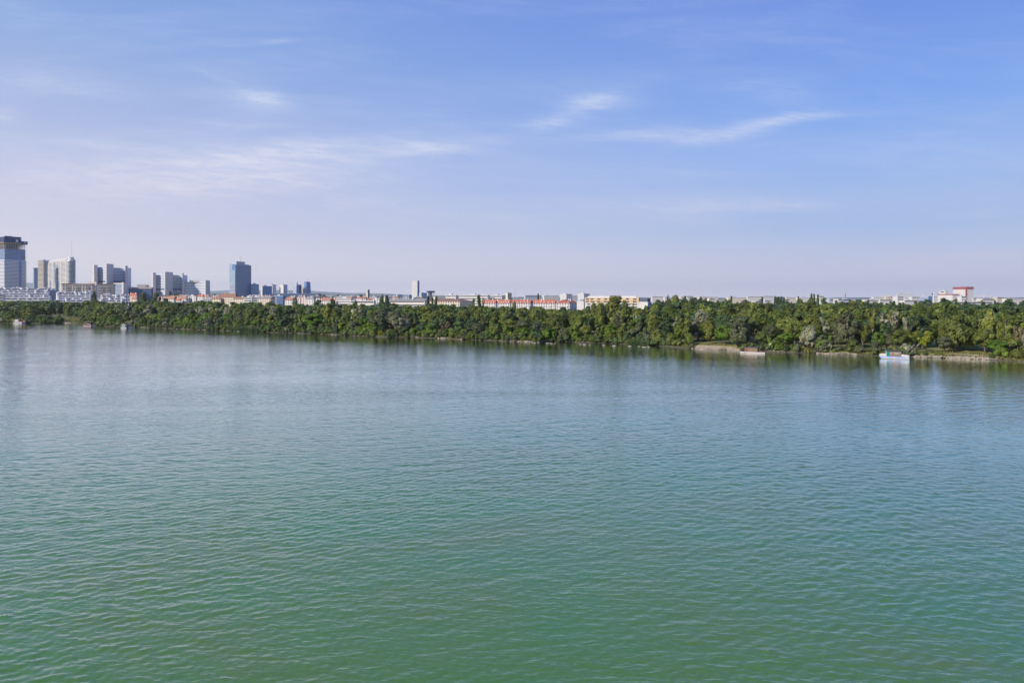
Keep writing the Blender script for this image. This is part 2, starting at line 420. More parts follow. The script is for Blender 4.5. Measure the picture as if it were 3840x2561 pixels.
# water: one sheet, ripples from three layers of stretched noise
mw, nt3, outw = newmat('river_water')
def wm():
    nt = nt3; Lk = nt.links.new
    def mathn(op, a, b=None, c=None):
        n = nt.nodes.new('ShaderNodeMath'); n.operation = op
        for i, q in enumerate((a, b, c)):
            if q is None: continue
            if isinstance(q, (int, float)): n.inputs[i].default_value = q
            else: Lk(q, n.inputs[i])
        return n.outputs[0]
    g = nt.nodes.new('ShaderNodeNewGeometry')
    def layer(rot, sx, sy, scale, detail, rough, dist):
        mp = nt.nodes.new('ShaderNodeMapping'); mp.inputs['Rotation'].default_value = (0, 0, rad(rot)); mp.inputs['Scale'].default_value = (sx, sy, 1)
        Lk(g.outputs['Position'], mp.inputs['Vector'])
        n = nt.nodes.new('ShaderNodeTexNoise'); Lk(mp.outputs['Vector'], n.inputs['Vector'])
        n.inputs['Scale'].default_value = scale; n.inputs['Detail'].default_value = detail
        n.inputs['Roughness'].default_value = rough; n.inputs['Distortion'].default_value = dist
        return n.outputs['Fac']
    def ridge(f):                                    # sharper crests, flatter troughs
        a = mathn('ABSOLUTE', mathn('SUBTRACT', f, 0.5))
        return mathn('SUBTRACT', 0.5, a)
    mid = layer(-13, 0.36, 1.0, 0.8, 2.5, 0.5, 0.5)
    fine = layer(4, 0.5, 1.0, 2.6, 2.0, 0.5, 0.4)
    patch = layer(-15, 0.25, 1.0, 0.014, 4.0, 0.6, 0.8)
    amp = nt.nodes.new('ShaderNodeMapRange'); amp.inputs['From Min'].default_value = 0.36; amp.inputs['From Max'].default_value = 0.64
    amp.inputs['To Min'].default_value = 0.55; amp.inputs['To Max'].default_value = 1.35; Lk(patch, amp.inputs['Value'])
    hsum = mathn('ADD', mathn('MULTIPLY', mid, 0.9), mathn('MULTIPLY', fine, 0.30))
    # the far side lies in the lee of the wooded bank: calmer there
    dn = nt.nodes.new('ShaderNodeVectorMath'); dn.operation = 'DOT_PRODUCT'; Lk(g.outputs['Position'], dn.inputs[0]); dn.inputs[1].default_value = (N[0], N[1], 0)
    lee = nt.nodes.new('ShaderNodeMapRange'); lee.inputs['From Min'].default_value = 30; lee.inputs['From Max'].default_value = 340
    lee.inputs['To Min'].default_value = 1.0; lee.inputs['To Max'].default_value = 0.5; Lk(dn.outputs['Value'], lee.inputs['Value'])
    hh = mathn('MULTIPLY', mathn('MULTIPLY', hsum, amp.outputs['Result']), lee.outputs['Result'])
    b = nt.nodes.new('ShaderNodeBump'); b.inputs['Distance'].default_value = BUMPD; b.inputs['Strength'].default_value = 1.0
    Lk(hh, b.inputs['Height'])
    tone = layer(10, 0.6, 1.0, 0.05, 4.0, 0.6, 0.5)
    mx = nt.nodes.new('ShaderNodeMix'); mx.data_type = 'RGBA'
    mx.inputs['A'].default_value = (0.043, 0.150, 0.018, 1); mx.inputs['B'].default_value = (0.074, 0.138, 0.012, 1)
    tr = nt.nodes.new('ShaderNodeMapRange'); tr.inputs['From Min'].default_value = 0.35; tr.inputs['From Max'].default_value = 0.65; Lk(tone, tr.inputs['Value'])
    Lk(tr.outputs['Result'], mx.inputs['Factor'])
    df = nt.nodes.new('ShaderNodeBsdfDiffuse'); Lk(mx.outputs['Result'], df.inputs['Color'])
    gl = nt.nodes.new('ShaderNodeBsdfGlossy'); gl.inputs['Roughness'].default_value = 0.06; gl.inputs['Color'].default_value = (0.95, 1.0, 0.985, 1); Lk(b.outputs['Normal'], gl.inputs['Normal'])
    fr = nt.nodes.new('ShaderNodeFresnel'); fr.inputs['IOR'].default_value = 1.36; Lk(b.outputs['Normal'], fr.inputs['Normal'])
    fb = nt.nodes.new('ShaderNodeMath'); fb.operation = 'MULTIPLY'; fb.use_clamp = True; fb.inputs[1].default_value = 1.78; Lk(fr.outputs['Fac'], fb.inputs[0])
    ms = nt.nodes.new('ShaderNodeMixShader'); Lk(fb.outputs[0], ms.inputs['Fac']); Lk(df.outputs['BSDF'], ms.inputs[1]); Lk(gl.outputs['BSDF'], ms.inputs[2])
    Lk(ms.outputs['Shader'], outw.inputs['Surface'])
wm()
def water():
    rs = np.random.default_rng(4)
    na, nr = 1200, 1300
    ang = np.linspace(-rad(56), rad(56), na)
    r = 26.0*(960/26.0)**(np.linspace(0, 1, nr))
    Rg, Ag = np.meshgrid(r, ang, indexing='ij')
    xx = (Rg*np.sin(Ag)).astype(np.float64); yy_ = (Rg*np.cos(Ag)).astype(np.float64)
    step = np.maximum(Rg*math.log(960/26.0)/nr, Rg*rad(112)/na)
    # slow wandering of the phase and of the strength of the gusts
    wob = 1.3*np.sin(xx*.021+yy_*.013+1)+1.1*np.sin(-xx*.034+yy_*.047+2.2)+.8*np.sin(xx*.083-yy_*.061)
    gust = 1 + .30*np.sin(xx*.018-yy_*.041+.6) + .22*np.sin(xx*.043+yy_*.027+3.0) + .16*np.sin(-xx*.09+yy_*.07)
    dN = dist_bank(xx, yy_) + BN
    gust = np.clip(gust, .35, 1.7)*np.interp(dN, [30, 340], [1.0, .55])
    h = np.zeros_like(xx)
    for k in range(110):
        lam = .48*(7/.48)**(rs.uniform()**1.45)
        th = rad(-8) + rs.normal()*rad(34)
        sl = .026*(1.0 if lam < 1.5 else .6 if lam < 2.6 else .22)                     # slope carried by this wave
        a = sl*lam/(2*math.pi)
        kx, ky = math.sin(th)*2*math.pi/lam, math.cos(th)*2*math.pi/lam
        keep = np.clip((lam/step-2.2)/2.5, 0, 1)
        h += a*keep*np.sin(kx*xx+ky*yy_+wob*rs.uniform(.6, 1.6)+rs.uniform(0, 6.28))*(1+.5*np.sin(xx*rs.uniform(-.05, .05)+yy_*rs.uniform(-.08, .08)+rs.uniform(0, 6)))
    h *= gust
    h = h + 1.6*np.clip(h, 0, None)**2                            # peakier crests
    co = np.stack([xx, yy_, h], -1).reshape(-1, 3)
    idx = np.arange(nr*na).reshape(nr, na)
    q = np.stack([idx[:-1, :-1], idx[:-1, 1:], idx[1:, 1:], idx[1:, :-1]], -1).reshape(-1, 4)
    n0 = len(co)
    co = np.concatenate([co, [[-9000, -190, -.45], [9000, -190, -.45], [9000, 2000, -.45], [-9000, 8000, -.45]]])
    q = np.concatenate([q, [[n0, n0+1, n0+2, n0+3]]])
    me = bpy.data.meshes.new('water')
    me.vertices.add(len(co)); me.vertices.foreach_set('co', co.astype(np.float32).ravel())
    me.loops.add(q.size); me.loops.foreach_set('vertex_index', q.astype(np.int32).ravel())
    me.polygons.add(len(q)); me.polygons.foreach_set('loop_start', np.arange(0, q.size, 4, dtype=np.int32))
    me.polygons.foreach_set('use_smooth', np.ones(len(q), dtype=bool))
    me.update(calc_edges=True)
    tag(link('water', me, None, mw), 'wide green river with small ripples', 'river', kind='structure')
water()

# far hills
hillm = mat('hill_fields', (0.055, 0.085, 0.05), var=0.5, scale=0.0015)
def hills(name, Y, pts, depth, label):
    mb = MB(); k = 240
    lo, hi = pts[0][0], pts[-1][0]
    for i in range(k+1):
        px = lo + (hi-lo)*i/k
        py = float(np.interp(px, [p[0] for p in pts], [p[1] for p in pts])) + 0.8*math.sin(px*0.021) + 0.5*math.sin(px*0.063+1)
        zt = max(Z(py, Y), 3.0)
        for t, fz in ((-1.0, 0.0), (-0.55, 0.35), (-0.2, 0.85), (0, 1.0), (0.5, 0.8)):
            y = Y + depth*t
            mb.v.append((X(px, Y)*(1 if t <= 0 else y/Y), y, 3 + (zt-3)*fz))
    for i in range(k):
        for j in range(4):
            a = i*5+j
            mb.f.append((a, a+5, a+6, a+1))
    o = mb.build(name, hillm)
    for p in o.data.polygons: p.use_smooth = True
    tag(o, label, 'hills', kind='structure')
hills('hills', 26000, [(-900,1052),(-200,1056),(130,1060),(300,1066),(560,1082),(790,1092),(900,1088),(1010,1087),(1170,1091),(1300,1098),(1420,1101),(1560,1106),(1750,1111),(1950,1114),(2250,1114),(2700,1116),(3840,1116),(4600,1116)], 4200,
      'low hazy blue hills fading away behind the office towers')
hills('hills', 16000, [(-900,1085),(300,1088),(700,1098),(900,1100),(1150,1101),(1350,1106),(1500,1109),(1750,1113),(2000,1115),(2600,1117),(4600,1117)], 2600,
      'nearer dark strip of low hills under the hazy ridge')

# air between here and the hills
hb = MB().box(-34000, 34000, -195, 31500, -3.6, 680)
mh, nth, outh = newmat('haze_air')
pv = nth.nodes.new('ShaderNodeVolumePrincipled')
pv.inputs['Color'].default_value = (0.92, 0.96, 1.0, 1); pv.inputs['Density'].default_value = 3.1e-5
pv.inputs['Anisotropy'].default_value = 0.15
nth.links.new(pv.outputs['Volume'], outh.inputs['Volume'])
ho = hb.build('haze', mh); tag(ho, 'thin pale blue haze lying over the river and city', 'haze', kind='stuff')
# ---------------------------------------------------------------- buildings
def frame(Lp, Mp, Rp, Y, a, W=None, D=None):
    """near corner on bearing Mp at distance Y; local x runs along the right face, local y along the left face"""
    mx, my = X(Mp, Y), Y
    ca, sa = math.cos(rad(a)), math.sin(rad(a))
    if Rp is not None:
        s = (Rp-HX)/F; W = (s*my - mx) / (ca - s*sa)
    if Lp is not None:
        s = (Lp-HX)/F; D = (s*my - mx) / (-sa - s*ca)
    if W < 0 or D < 0 or max(W, D) > 260: print('BADFRAME', Lp, Mp, Rp, a, round(W), round(D))
    return (mx, my), W, D

def ring(W, D, out, z0, z1): return MB().box(-out, W+out, -out, D+out, z0, z1)

def rows(parent, name, m, mb, zs):
    o = mb.build(name, m, parent); o.location.z = zs[0]
    for z in zs[1:]:
        dup(o, parent, (0, 0, z))
    return o

def roof(parent, kind, W, D, zt, zr, m, ov=0.6):
    mb = MB(); e = ov
    if kind == 'gable':
        if D >= W: mb.extr_y([(-e, zt), (W/2, zr), (W+e, zt)], -e*0.5, D+e*0.5)
        else:
            mb.extr_y([(-e, zt), (D/2, zr), (D+e, zt)], -e*0.5, W+e*0.5)
            mb.v = [(y, x, z) for x, y, z in mb.v]
    elif kind in ('hip', 'mansard'):
        k = (0.42 if kind == 'hip' else 0.30)*min(W, D)
        kx, ky = k, k
        if kind == 'hip':
            if D >= W: kx = W*0.497
            else: ky = D*0.497
        mb.hull8([(-e,-e,zt),(W+e,-e,zt),(W+e,D+e,zt),(-e,D+e,zt)], [(kx,ky,zr),(W-kx,ky,zr),(W-kx,D-ky,zr),(kx,D-ky,zr)])
    elif kind == 'shed':
        mb.extr_y([(-e, zt), (-e, zt+0.4), (W+e, zr), (W+e, zt)], -e, D+e)
    return mb.build('roof', m, parent)

def bld(name, label, cat, Lp, Mp, Rp, Y, top, a=60, wall='white', style='grid', pitch=3.3, win='glass', rf='flat', rmat='redroof', rtop=None,
        W=None, D=None, group=None, bot=None, box=True, bandh=1.5, out=0.10, chim=2, extra=None, wsp=3.6):
    (mx, my), W, D = frame(Lp, Mp, Rp, Y, a, W, D)
    root = empty(name, (mx, my, 0), rad(a))
    tag(root, label, cat, group)
    zt = Z(top, Y); z0 = 3.0 if bot is None else Z(bot, Y)
    zb = 1.5
    ring(W, D, 0, zb, zt).build('wall', M[wall], root)
    rr = random.Random(hash(label) & 0xffff if False else sum(map(ord, label)))
    nf = max(1, int((zt - z0 - 0.6) / pitch))
    zs = [zt - 0.7 - bandh - pitch*i for i in range(nf)]
    if style == 'bands':
        rows(root, 'window_band', M[win], ring(W, D, out, 0, bandh), zs[:90])
    elif style == 'slabs':
        rows(root, 'balcony_slab', M[win], ring(W, D, out, 0, bandh), zs[:90])
    elif style == 'left':
        rows(root, 'window_band', M[win], MB().box(-out, 0.1, 0.8, D-0.8, 0, bandh), zs[:90])
    elif style == 'right':
        rows(root, 'window_band', M[win], MB().box(0.8, W-0.8, -out, 0.1, 0, bandh), zs[:90])
    elif style == 'grid':
        cnt = 0
        wm = None
        for z in zs[:8]:
            nn = max(1, int((D-1.5)/wsp))
            for i in range(nn):
                y = (i+0.5)*D/nn
                if wm is None:
                    wm = MB().box(-out, 0.1, -0.75, 0.75, 0, 1.7).build('window', M[win], root); wm.location = (0, y, z)
                else: dup(wm, root, (0, y, z))
                cnt += 1
                if cnt >= 72: break
            if cnt >= 72: break
        wm2 = None
        for z in zs[:8]:
            nn = max(0, int((W-3)/5.0))
            for i in range(nn):
                if rr.random() < 0.35 or cnt >= 96: continue
                x = (i+0.5)*W/nn; cnt += 1
                if wm2 is None:
                    wm2 = MB().box(-0.6, 0.6, -out, 0.1, 0, 1.6).build('window', M[win], root); wm2.location = (x, 0, z)
                else: dup(wm2, root, (x, 0, z))
    if rf == 'flat':
        MB().box(-0.25, W+0.25, -0.25, D+0.25, zt, zt+0.55).build('parapet', M['concrete' if wall in ('darkwall', 'blueglass') else wall], root)
        if box:
            bx = MB()
            x0 = W*rr.uniform(.2, .45); y0 = D*rr.uniform(.2, .6)
            bx.box(x0, x0+min(W*.4, 8), y0, y0+min(D*.3, 11), zt+0.5, zt+rr.uniform(2.4, 3.6))
            bx.build('rooftop_plant', M['greywall'], root)
    else:
        zr = Z(rtop, Y)
        r_ = roof(root, rf, W, D, zt, zr, M[rmat])
        for i in range(chim):
            cb = MB().box(-0.5, 0.5, -0.7, 0.7, (zr+zt)/2 - 0.5, zr + 1.3)
            c = cb.build('chimney', M['offwhite'], r_)
            c.location = (W*rr.uniform(.3, .65), D*rr.uniform(.1, .9), 0)
    if extra: extra(root, W, D, zt)
    return root, W, D, zt

# ---- tower under construction, far left
def tower_uc():
    Y, a = 1650, 60
    (mx, my), W, D = frame(-26, 17.5, 97, Y, a)
    t = empty('residential_tower', (mx, my, 0), rad(a))
    tag(t, 'striped tower under construction with dark screens round its top, at the far left', 'tower', None)
    z = lambda py: Z(py, Y)
    ztop = z(904)
    ring(W, D, 0, 2, z(975)).build('glazed_core', M['blueglass'], t)
    rows(t, 'balcony_slab', M['brightwhite'], ring(W, D, 1.3, 0, 1.85), [z(977) - 3.35*i for i in range(26)])
    MB().box(W*0.66, W*0.78, -1.6, 0.3, 2, z(976)).build('recessed_bay', M['blueglass'], t)
    ring(W-1.0, D-1.0, -0.2, z(975), z(934)).build('glazed_upper_floors', M['blueglass'], t)
    rows(t, 'mullion', M['greywall'], MB().box(-0.12, 0.2, -0.3, 0.0, z(975), z(934)), [0])
    for i in range(1, 8):
        MB().box(W*i/8-0.15, W*i/8+0.15, -0.15, 0.1, z(974), z(934)).build('mullion', M['greywall'], t)
    rows(t, 'floor_slab', M['concrete'], ring(W, D, 0.7, 0, 0.5), [z(975) + 3.4*i for i in range(14)])
    ring(W*0.8, D*0.8, -W*0.12, z(934), z(890)).build('concrete_core', M['darkwall'], t)
    for i in range(9):
        for fx in (0,):
            c = MB().tube((W*(i+.5)/9, 0.4, z(934)), (W*(i+.5)/9, 0.4, z(908)), 0.45).build('column', M['concrete'], t)
    for i in range(5):
        MB().tube((0.4, D*(i+.5)/5, z(934)), (0.4, D*(i+.5)/5, z(908)), 0.45).build('column', M['concrete'], t)
    sc = MB()
    for (x0, x1, p0, p1) in ((-1.5, W*0.76, 910, 886), (W*0.76, W+3.0, 913, 901)):
        sc.box(x0, x1, -2.4, -2.0, z(p0), z(p1)); sc.box(x0, x1, D*0.9, D*0.9+0.4, z(p0), z(p1))
    sc.box(W+2.6, W+3.0, -2.0, D*.9, z(913), z(901)); sc.box(-1.9, -1.5, -2.0, D*.35, z(910), z(888))
    sc.box(W*.76-.4, W*.76, -2.0, D*.9, z(901), z(886))
    s_ = sc.build('formwork_screen', M['navy'], t)
    for i in range(3):
        MB().box(W*(.15+.25*i), W*(.3+.25*i), -2.6, -2.42, z(894), z(893)).build('stripe', M['greywall'], s_)
    MB().box(W*.50, W*.60, -2.6, -2.42, z(905), z(897)).build('sign_panel', M['rail'], s_)
    MB().box(W*.92, W*.97, -2.6, -2.42, z(909), z(904)).build('sign_panel', M['rail'], s_)
    MB().box(W*.70, W*.745, -2.6, -2.42, z(895), z(890)).build('sign_panel', M['rail'], s_)
    MB().box(-2.2, W*.82, -2.7, -2.0, z(911), z(909.3)).build('safety_net', M['yellow'], t)
    MB().box(-2.7, -2.0, -2.2, D, z(911), z(909.3)).build('safety_net', M['yellow'], t)
    for (u, py, m) in ((.42, 924.5, 'yellow'), (.86, 958, 'yellow'), (.95, 963, 'yellow'), (.03, 950, 'yellow')):
        MB().box(W*u-2.6, W*u+2.6, -3.4, 0.0, z(py+1.3), z(py)).build('loading_platform', M[m], t)
    MB().box(W*0.05, W*.35, 2, D*.6, z(890), z(884)).build('roof_scaffold', M['greywall'], t)
    MB().box(W*.0, W*.2, D*.1, D*.8, z(895), z(889)).build('roof_scaffold', M['greywall'], t)
tower_uc()

# ---- slim glass office slab behind the white tower
bld('office_building', 'slim pale glass office block half hidden left of the white slab tower', 'office block', 124, 128, 147, 1900, 1005, a=60, wall='lightglass',
    style='bands', win='blueglass', pitch=6.5, bandh=2.6, box=False)

# ---- white slab tower with round corner and mast
def tower_white():
    Y, a = 1600, 50
    z = lambda py: Z(py, Y)
    (mx, my), W, D = frame(163, 262, 283, Y, a)
    t = empty('residential_tower', (mx, my, 0), rad(a))
    tag(t, 'white residential slab tower with balcony bands, round corner drum and thin mast', 'tower')
    ring(W, D, 0, 2, z(973)).build('wall', M['white'], t)
    zt = z(973)
    nfl = 37
    # continuous balcony parapets, one per storey
    bp = MB().box(-1.3, 0.0, D*0.03, D*0.985, 0, 1.45).build('balcony_parapet', M['brightwhite'], t); bp.location.z = zt-5.4
    for i in range(1, nfl): dup(bp, t, (0, 0, zt-5.4-2.93*i))
    rc = MB().box(-0.4, 0.0, D*0.03, D*0.985, 0, 1.05).build('window_band', M['glass'], t); rc.location.z = zt-4.1
    for i in range(1, nfl): dup(rc, t, (0, 0, zt-4.1-2.93*i))
    for f in (.09, .25, .405, .54, .70, .875):
        MB().box(-1.9, 0, D*(1-f)-1.2, D*(1-f)+1.2, 2, zt-2).build('pier', M['brightwhite'], t)
    for f, h0, h1 in ((.47, .55, 1.0), (.30, .28, .62), (.22, .0, .35), (.62, .0, .60), (.80, .05, .45), (.55, .15, .95)):
        MB().box(-1.75, 0, D*(1-f)-1.7, D*(1-f)+1.7, 2+(zt-4)*h0, (zt-3)*h1).build('glazed_bay', M['blueglass'], t)
    MB().extr_y([(-0.5, zt), (-0.5, zt+1), (W*.5, z(966)), (W, z(966)), (W, zt)], D*.12, D).build('roof', M['white'], t)
    MB().box(-0.6, W*.5, D-0.1, D+1.2, zt-1, z(963.5)).build('gable_fin', M['greywall'], t)
    MB().cyl(1.5, 1.5, 6.2, 2, z(975), 28).build('corner_drum', M['brightwhite'], t)
    rr_ = MB().cyl(1.5, 1.5, 6.45, 0, 1.35, 28).build('window_ring', M['glass'], t); rr_.location.z = z(984)
    for i in range(1, 33): dup(rr_, t, (0, 0, z(984)-2.93*i))
    MB().cyl(3.5, 3.0, 6.0, z(975), z(964), 28).build('roof_drum', M['brightwhite'], t)
    MB().box(7.5, W, -0.4, 6, 2, z(974)).build('shaded_end_face', M['greywall'], t)  # grey slab puts the shade of the right end face into its colour
    mast = MB(); mast.tube((6, 8, z(966)), (6, 8, z(935)), .75, .5); mast.tube((6, 8, z(935)), (6, 8, z(902)), .45, .3)
    mast.build('mast', M['rail'], t)
    MB().box(3, 9, 16, 22, z(968), z(963)).build('rooftop_plant', M['darkwall'], t)
tower_white()
bld('residential_tower', 'narrow beige tower wing with dark window strips joined left of the white slab tower', 'tower', 142, 162.5, 164.5, 1630, 977, a=62, wall='beige',
    style='left', pitch=3.0, bandh=1.3, box=True)

# ---- Y-plan office towers with curved fronts
def arc(p, q, bulge, k=10):
    """polyline p->q in plan, bowed by bulge metres away from the viewer"""
    out = []
    for i in range(k+1):
        t = i/k
        x = p[0] + (q[0]-p[0])*t; y = p[1] + (q[1]-p[1])*t
        out.append((x, y + bulge*4*t*(1-t)))
    return out
def strip(mb, pts, off, z0, z1):
    """thin wall following pts, off metres towards the viewer"""
    f = [(x, y-off) for x, y in pts]; g = [(x, y+0.2) for x, y in pts]
    mb.prism(f + g[::-1], z0, z1); return mb
def ytower(label, Y, slabs, arcs, top, pitch=4.4, bot=1112, lower=None, mech=None):
    cx = X(slabs[1][0][0], Y)
    t = empty('office_tower', (cx, Y, 0)); tag(t, label, 'office tower')
    def P(px, yy): return (X(px, yy) - cx, yy - Y)
    for q in slabs:
        pts = [P(px, Y+dy) for px, dy in q[:4]]
        MB().prism(pts, 2, Z(q[4], Y)).build('end_slab', M['concrete'], t)
    for (l, r, bulge, py) in arcs:
        pts = arc(P(l[0], Y+l[1]), P(r[0], Y+r[1]), bulge)
        zt = Z(py, Y)
        back = [(pts[-1][0]+2, pts[-1][1]+26), (pts[0][0]-2, pts[0][1]+26)]
        MB().prism(pts + back, 2, zt).build('curved_front', M['brightwhite'], t)
        b = strip(MB(), pts, 0.35, 0, 1.8).build('window_band', M['paleblue'], t)
        n = int((zt-12)/pitch)
        b.location.z = zt-3.4
        for i in range(1, n): dup(b, t, (0, 0, zt-3.4-pitch*i))
        if mech:
            strip(MB(), pts, 0.6, Z(mech+4, Y), Z(mech, Y)).build('plant_floor', M['darkwall'], t)
    if lower: lower(t, P)
    return t
def lowerA(t, P):
    Y = 1900
    z = lambda py: Z(py, Y)
    o = MB().prism([P(336, Y-2), P(361, Y-8), P(361, Y+20), P(336, Y+20)], 2, z(1057)).build('low_wing', M['beige'], t)
    o = MB().prism([P(418, Y-20), P(457, Y-34), P(457, Y+8), P(418, Y+8)], 2, z(1062)).build('low_wing', M['offwhite'], t)
    b = MB().prism([P(419, Y-20.6), P(456, Y-34.6), P(456, Y-30), P(419, Y-16)], 0, 2.0).build('window_band', M['blueglass'], o)
    b.location.z = z(1069)
    for i in range(1, 9): dup(b, o, (0, 0, z(1069)-3.6*i))
    MB().prism([P(456, Y-37), P(463, Y-42), P(480, Y-8), P(472, Y+4)], 2, z(1060)).build('end_slab', M['concrete'], t)
ytower('tallest grey office tower with curved window fronts between blank slabs, above beige apartment blocks', 1900,
       [[(345, 12), (353, 4), (366, 14), (358, 23), 993], [(396.5, -18), (399.5, -32), (426, 4), (423, 18), 991], [(467, 22), (470, 6), (479, 14), (476, 30), 996]],
       [((361, 24), (398, -10), 9, 1001), ((424, 14), (470, 22), 9, 1003)], 991, mech=1054, lower=lowerA)
ytower('grey office tower with two curved window fronts, standing left of the lower curved block', 1920,
       [[(568, 12), (574, 5), (585, 13), (579, 21), 1022], [(616.5, -16), (619.5, -30), (649, 4), (646, 18), 1021], [(681, 20), (684, 6), (690, 12), (687, 28), 1024]],
       [((580, 20), (618, -8), 9, 1031), ((647, 14), (684, 20), 8, 1031)], 1021, mech=1083)
def pentC(t, P):
    Y = 1925
    z = lambda py: Z(py, Y)
    MB().prism([P(711, Y+16), P(747, Y+16), P(747, Y+38), P(711, Y+38)], z(1058), z(1052)).build('penthouse', M['concrete'], t)
    for x in (711, 738):
        MB().prism([P(x, Y+14), P(x+9, Y+14), P(x+9, Y+40), P(x, Y+40)], z(1058), z(1050)).build('lift_house', M['concrete'], t)
ytower('lower curved grey office block with a small penthouse, right of the grey curved tower', 1925,
       [[(688, 16), (690, 10), (692, 16), (690, 22), 1056], [(768, -12), (771, -26), (787, 0), (784, 14), 1052], [(784, 10), (785, 6), (787, 12), (786, 16), 1053]],
       [((689, 14), (770, -6), 14, 1057)], 1052, lower=pentC)
bld('conference_centre', 'low dark blue conference hall with stepped beige roof between the curved office towers', 'hall', None, 482, 568, 1900, 1078, a=14,
    wall='darkwall', style='right', win='blueglass', pitch=7.5, bandh=3.0, box=False, D=30,
    extra=lambda r, W, D, zt: (MB().box(-.4, W+.4, -.5, D+2, zt-4, zt+1.0).build('roof_band', M['beige'], r),
                               MB().box(W*.36, W*.72, 2, D+12, zt+1.0, zt+8).build('roof_block', M['beige'], r)))

# ---- glass tower with bright cut-back corner
def tower_glass():
    Y, a = 1970, 57
    z = lambda py: Z(py, Y)
    (mx, my), W, D = frame(861, 883, 942, Y, a)
    t = empty('office_tower', (mx, my, 0), rad(a))
    tag(t, 'tall dark blue glass tower with bright cut-back corner and rooftop mast', 'office tower')
    ring(W, D, 0, 2, z(993)).build('glass_shaft', M['blueglass'], t)
    MB().box(0.3, W*.98, D*.28, D*.98, z(993), z(990)).build('upper_left_front', M['lightglass'], t) 
    MB().box(-0.6, 0.0, 0.4, D, z(1062), z(1013)).build('sunlit_front', M['lightglass'], t)  # pale panels paint the sunlight on the left face of the shaft
    MB().box(-0.6, 0.0, D*.5, D, z(1013), z(989)).build('sunlit_front', M['lightglass'], t)
    sl_ = MB().box(-1.0, 0.0, 0.4, D, 0, 1.6).build('white_spandrel', M['white'], t); sl_.location.z = z(1064)
    for i in range(1, 10): dup(sl_, t, (0, 0, z(1064)-4.0*i))
    b = MB().box(0.4, W-.4, -0.25, 0.1, 0, 0.9).build('spandrel', M['greywall'], t); b.location.z = z(994.5)
    for i in range(1, 32): dup(b, t, (0, 0, z(994.5)-3.2*i))
    for i in range(1, 20):
        v = MB().box(W*i/20-.14, W*i/20+.14, -0.36, 0.1, 3, z(993)).build('mullion', M['steel'], t)
    MB().box(W*.08, W*.62, 2, D-2, z(993), z(980)).build('rooftop_plant', M['greywall'], t)
    m_ = MB(); m_.tube((W*.48, D*.4, z(980)), (W*.48, D*.4, z(968)), .5, .4); m_.tube((W*.48, D*.4, z(968)), (W*.48, D*.4, z(957)), .35, .2)
    m_.build('mast', M['steel'], t)
tower_glass()
bld('office_building', 'lower dark blue gridded wing at the right foot of the dark glass tower', 'office block', 939, 941, 971, 2000, 1066, a=45, wall='blueglass', style='right', win='greywall', pitch=3.6, bandh=1.0, box=True)
bld('office_building', 'plain pale blue slab block with a bright narrow end, right of the dark glass tower', 'office block', 977, 984, 1020, 2150, 1073, a=48, wall='greywall', style='left', win='white', pitch=3.6, bandh=2.4,
    extra=lambda r, W, D, zt: MB().box(0.3, W-.3, -.3, .1, 6, zt-1).build('glass_front', M['blueglass'], r))
bld('residential_tower', 'white-windowed apartment tower rising behind the plain pale blue slab', 'tower', 1006, 1022, 1036, 2300, 1068, a=45, wall='greywall', style='right', win='white', pitch=3.4, bandh=1.3)
bld('residential_tower', 'square apartment tower with bright left side standing alone left of the finned tower', 'tower', 1048, 1063, 1078, 2300, 1068, a=45, wall='white', style='right', win='blueglass', pitch=3.4, bandh=1.7)
def fin(r, W, D, zt):
    MB().extr_y([(W*.1, zt), (W*.16, zt+9), (W*.24, zt+14), (W*.34, zt+13), (W*.40, zt+7), (W*.52, zt)], D*.2, D*.45).build('roof_fin', M['greywall'], r)
    MB().box(W*.62, W+.4, -.6, D*.5, 3, zt+3).build('dark_wing', M['darkwall'], r)
bld('office_tower', 'small glass office tower topped by a curved upright fin', 'office tower', 1099, 1112, 1130, 2300, 1071, a=45, wall='blueglass', style='left', win='white', pitch=3.6, bandh=2.0, box=False, extra=fin)
def lean():
    Y = 2320; z = lambda py: Z(py, Y)
    (mx, my), W, D = frame(1132, 1149, 1169, Y, 42)
    t = empty('office_tower', (mx, my, 0), rad(42))
    tag(t, 'dark office tower with slanting right edge and white gridded left wing', 'office tower')
    zt, zl = z(1059), z(1072)
    MB().hull8([(0,0,2),(W,0,2),(W,D*.5,2),(0,D*.5,2)], [(0,0,zt),(W*.72,0,zt),(W*.72,D*.5,zt),(0,D*.5,zt)]).build('glass_shaft', M['blueglass'], t)
    MB().box(-.3, W*.4, D*.5, D, 2, zl).build('left_wing', M['white'], t)
    b = MB().box(-.6, 0, D*.5, D-.5, 0, 1.4).build('window_band', M['glass'], t); b.location.z = zl-3
    for i in range(1, 11): dup(b, t, (0, 0, zl-3-4*i))
    MB().box(0, W*.7, 0.5, D*.45, zt, zt+2.0).build('roof_screen', M['darkwall'], t)
    MB().tube((W*.4, 4, zt+2), (W*.4, 4, zt+16), .35, .2).build('mast', M['steel'], t)
lean()
bld('podium_building', 'long low dark blue podium under the row of small towers', 'podium', None, 1020, 1196, 2230, 1101, a=6, D=40, wall='darkwall', style='right', win='blueglass', pitch=4, bandh=1.4)
bld('office_building', 'bluish box building poking up behind the podium right of the slanting tower', 'office block', None, 1196, 1240, 2400, 1107, a=10, D=20, wall='greywall', style='none', box=False)

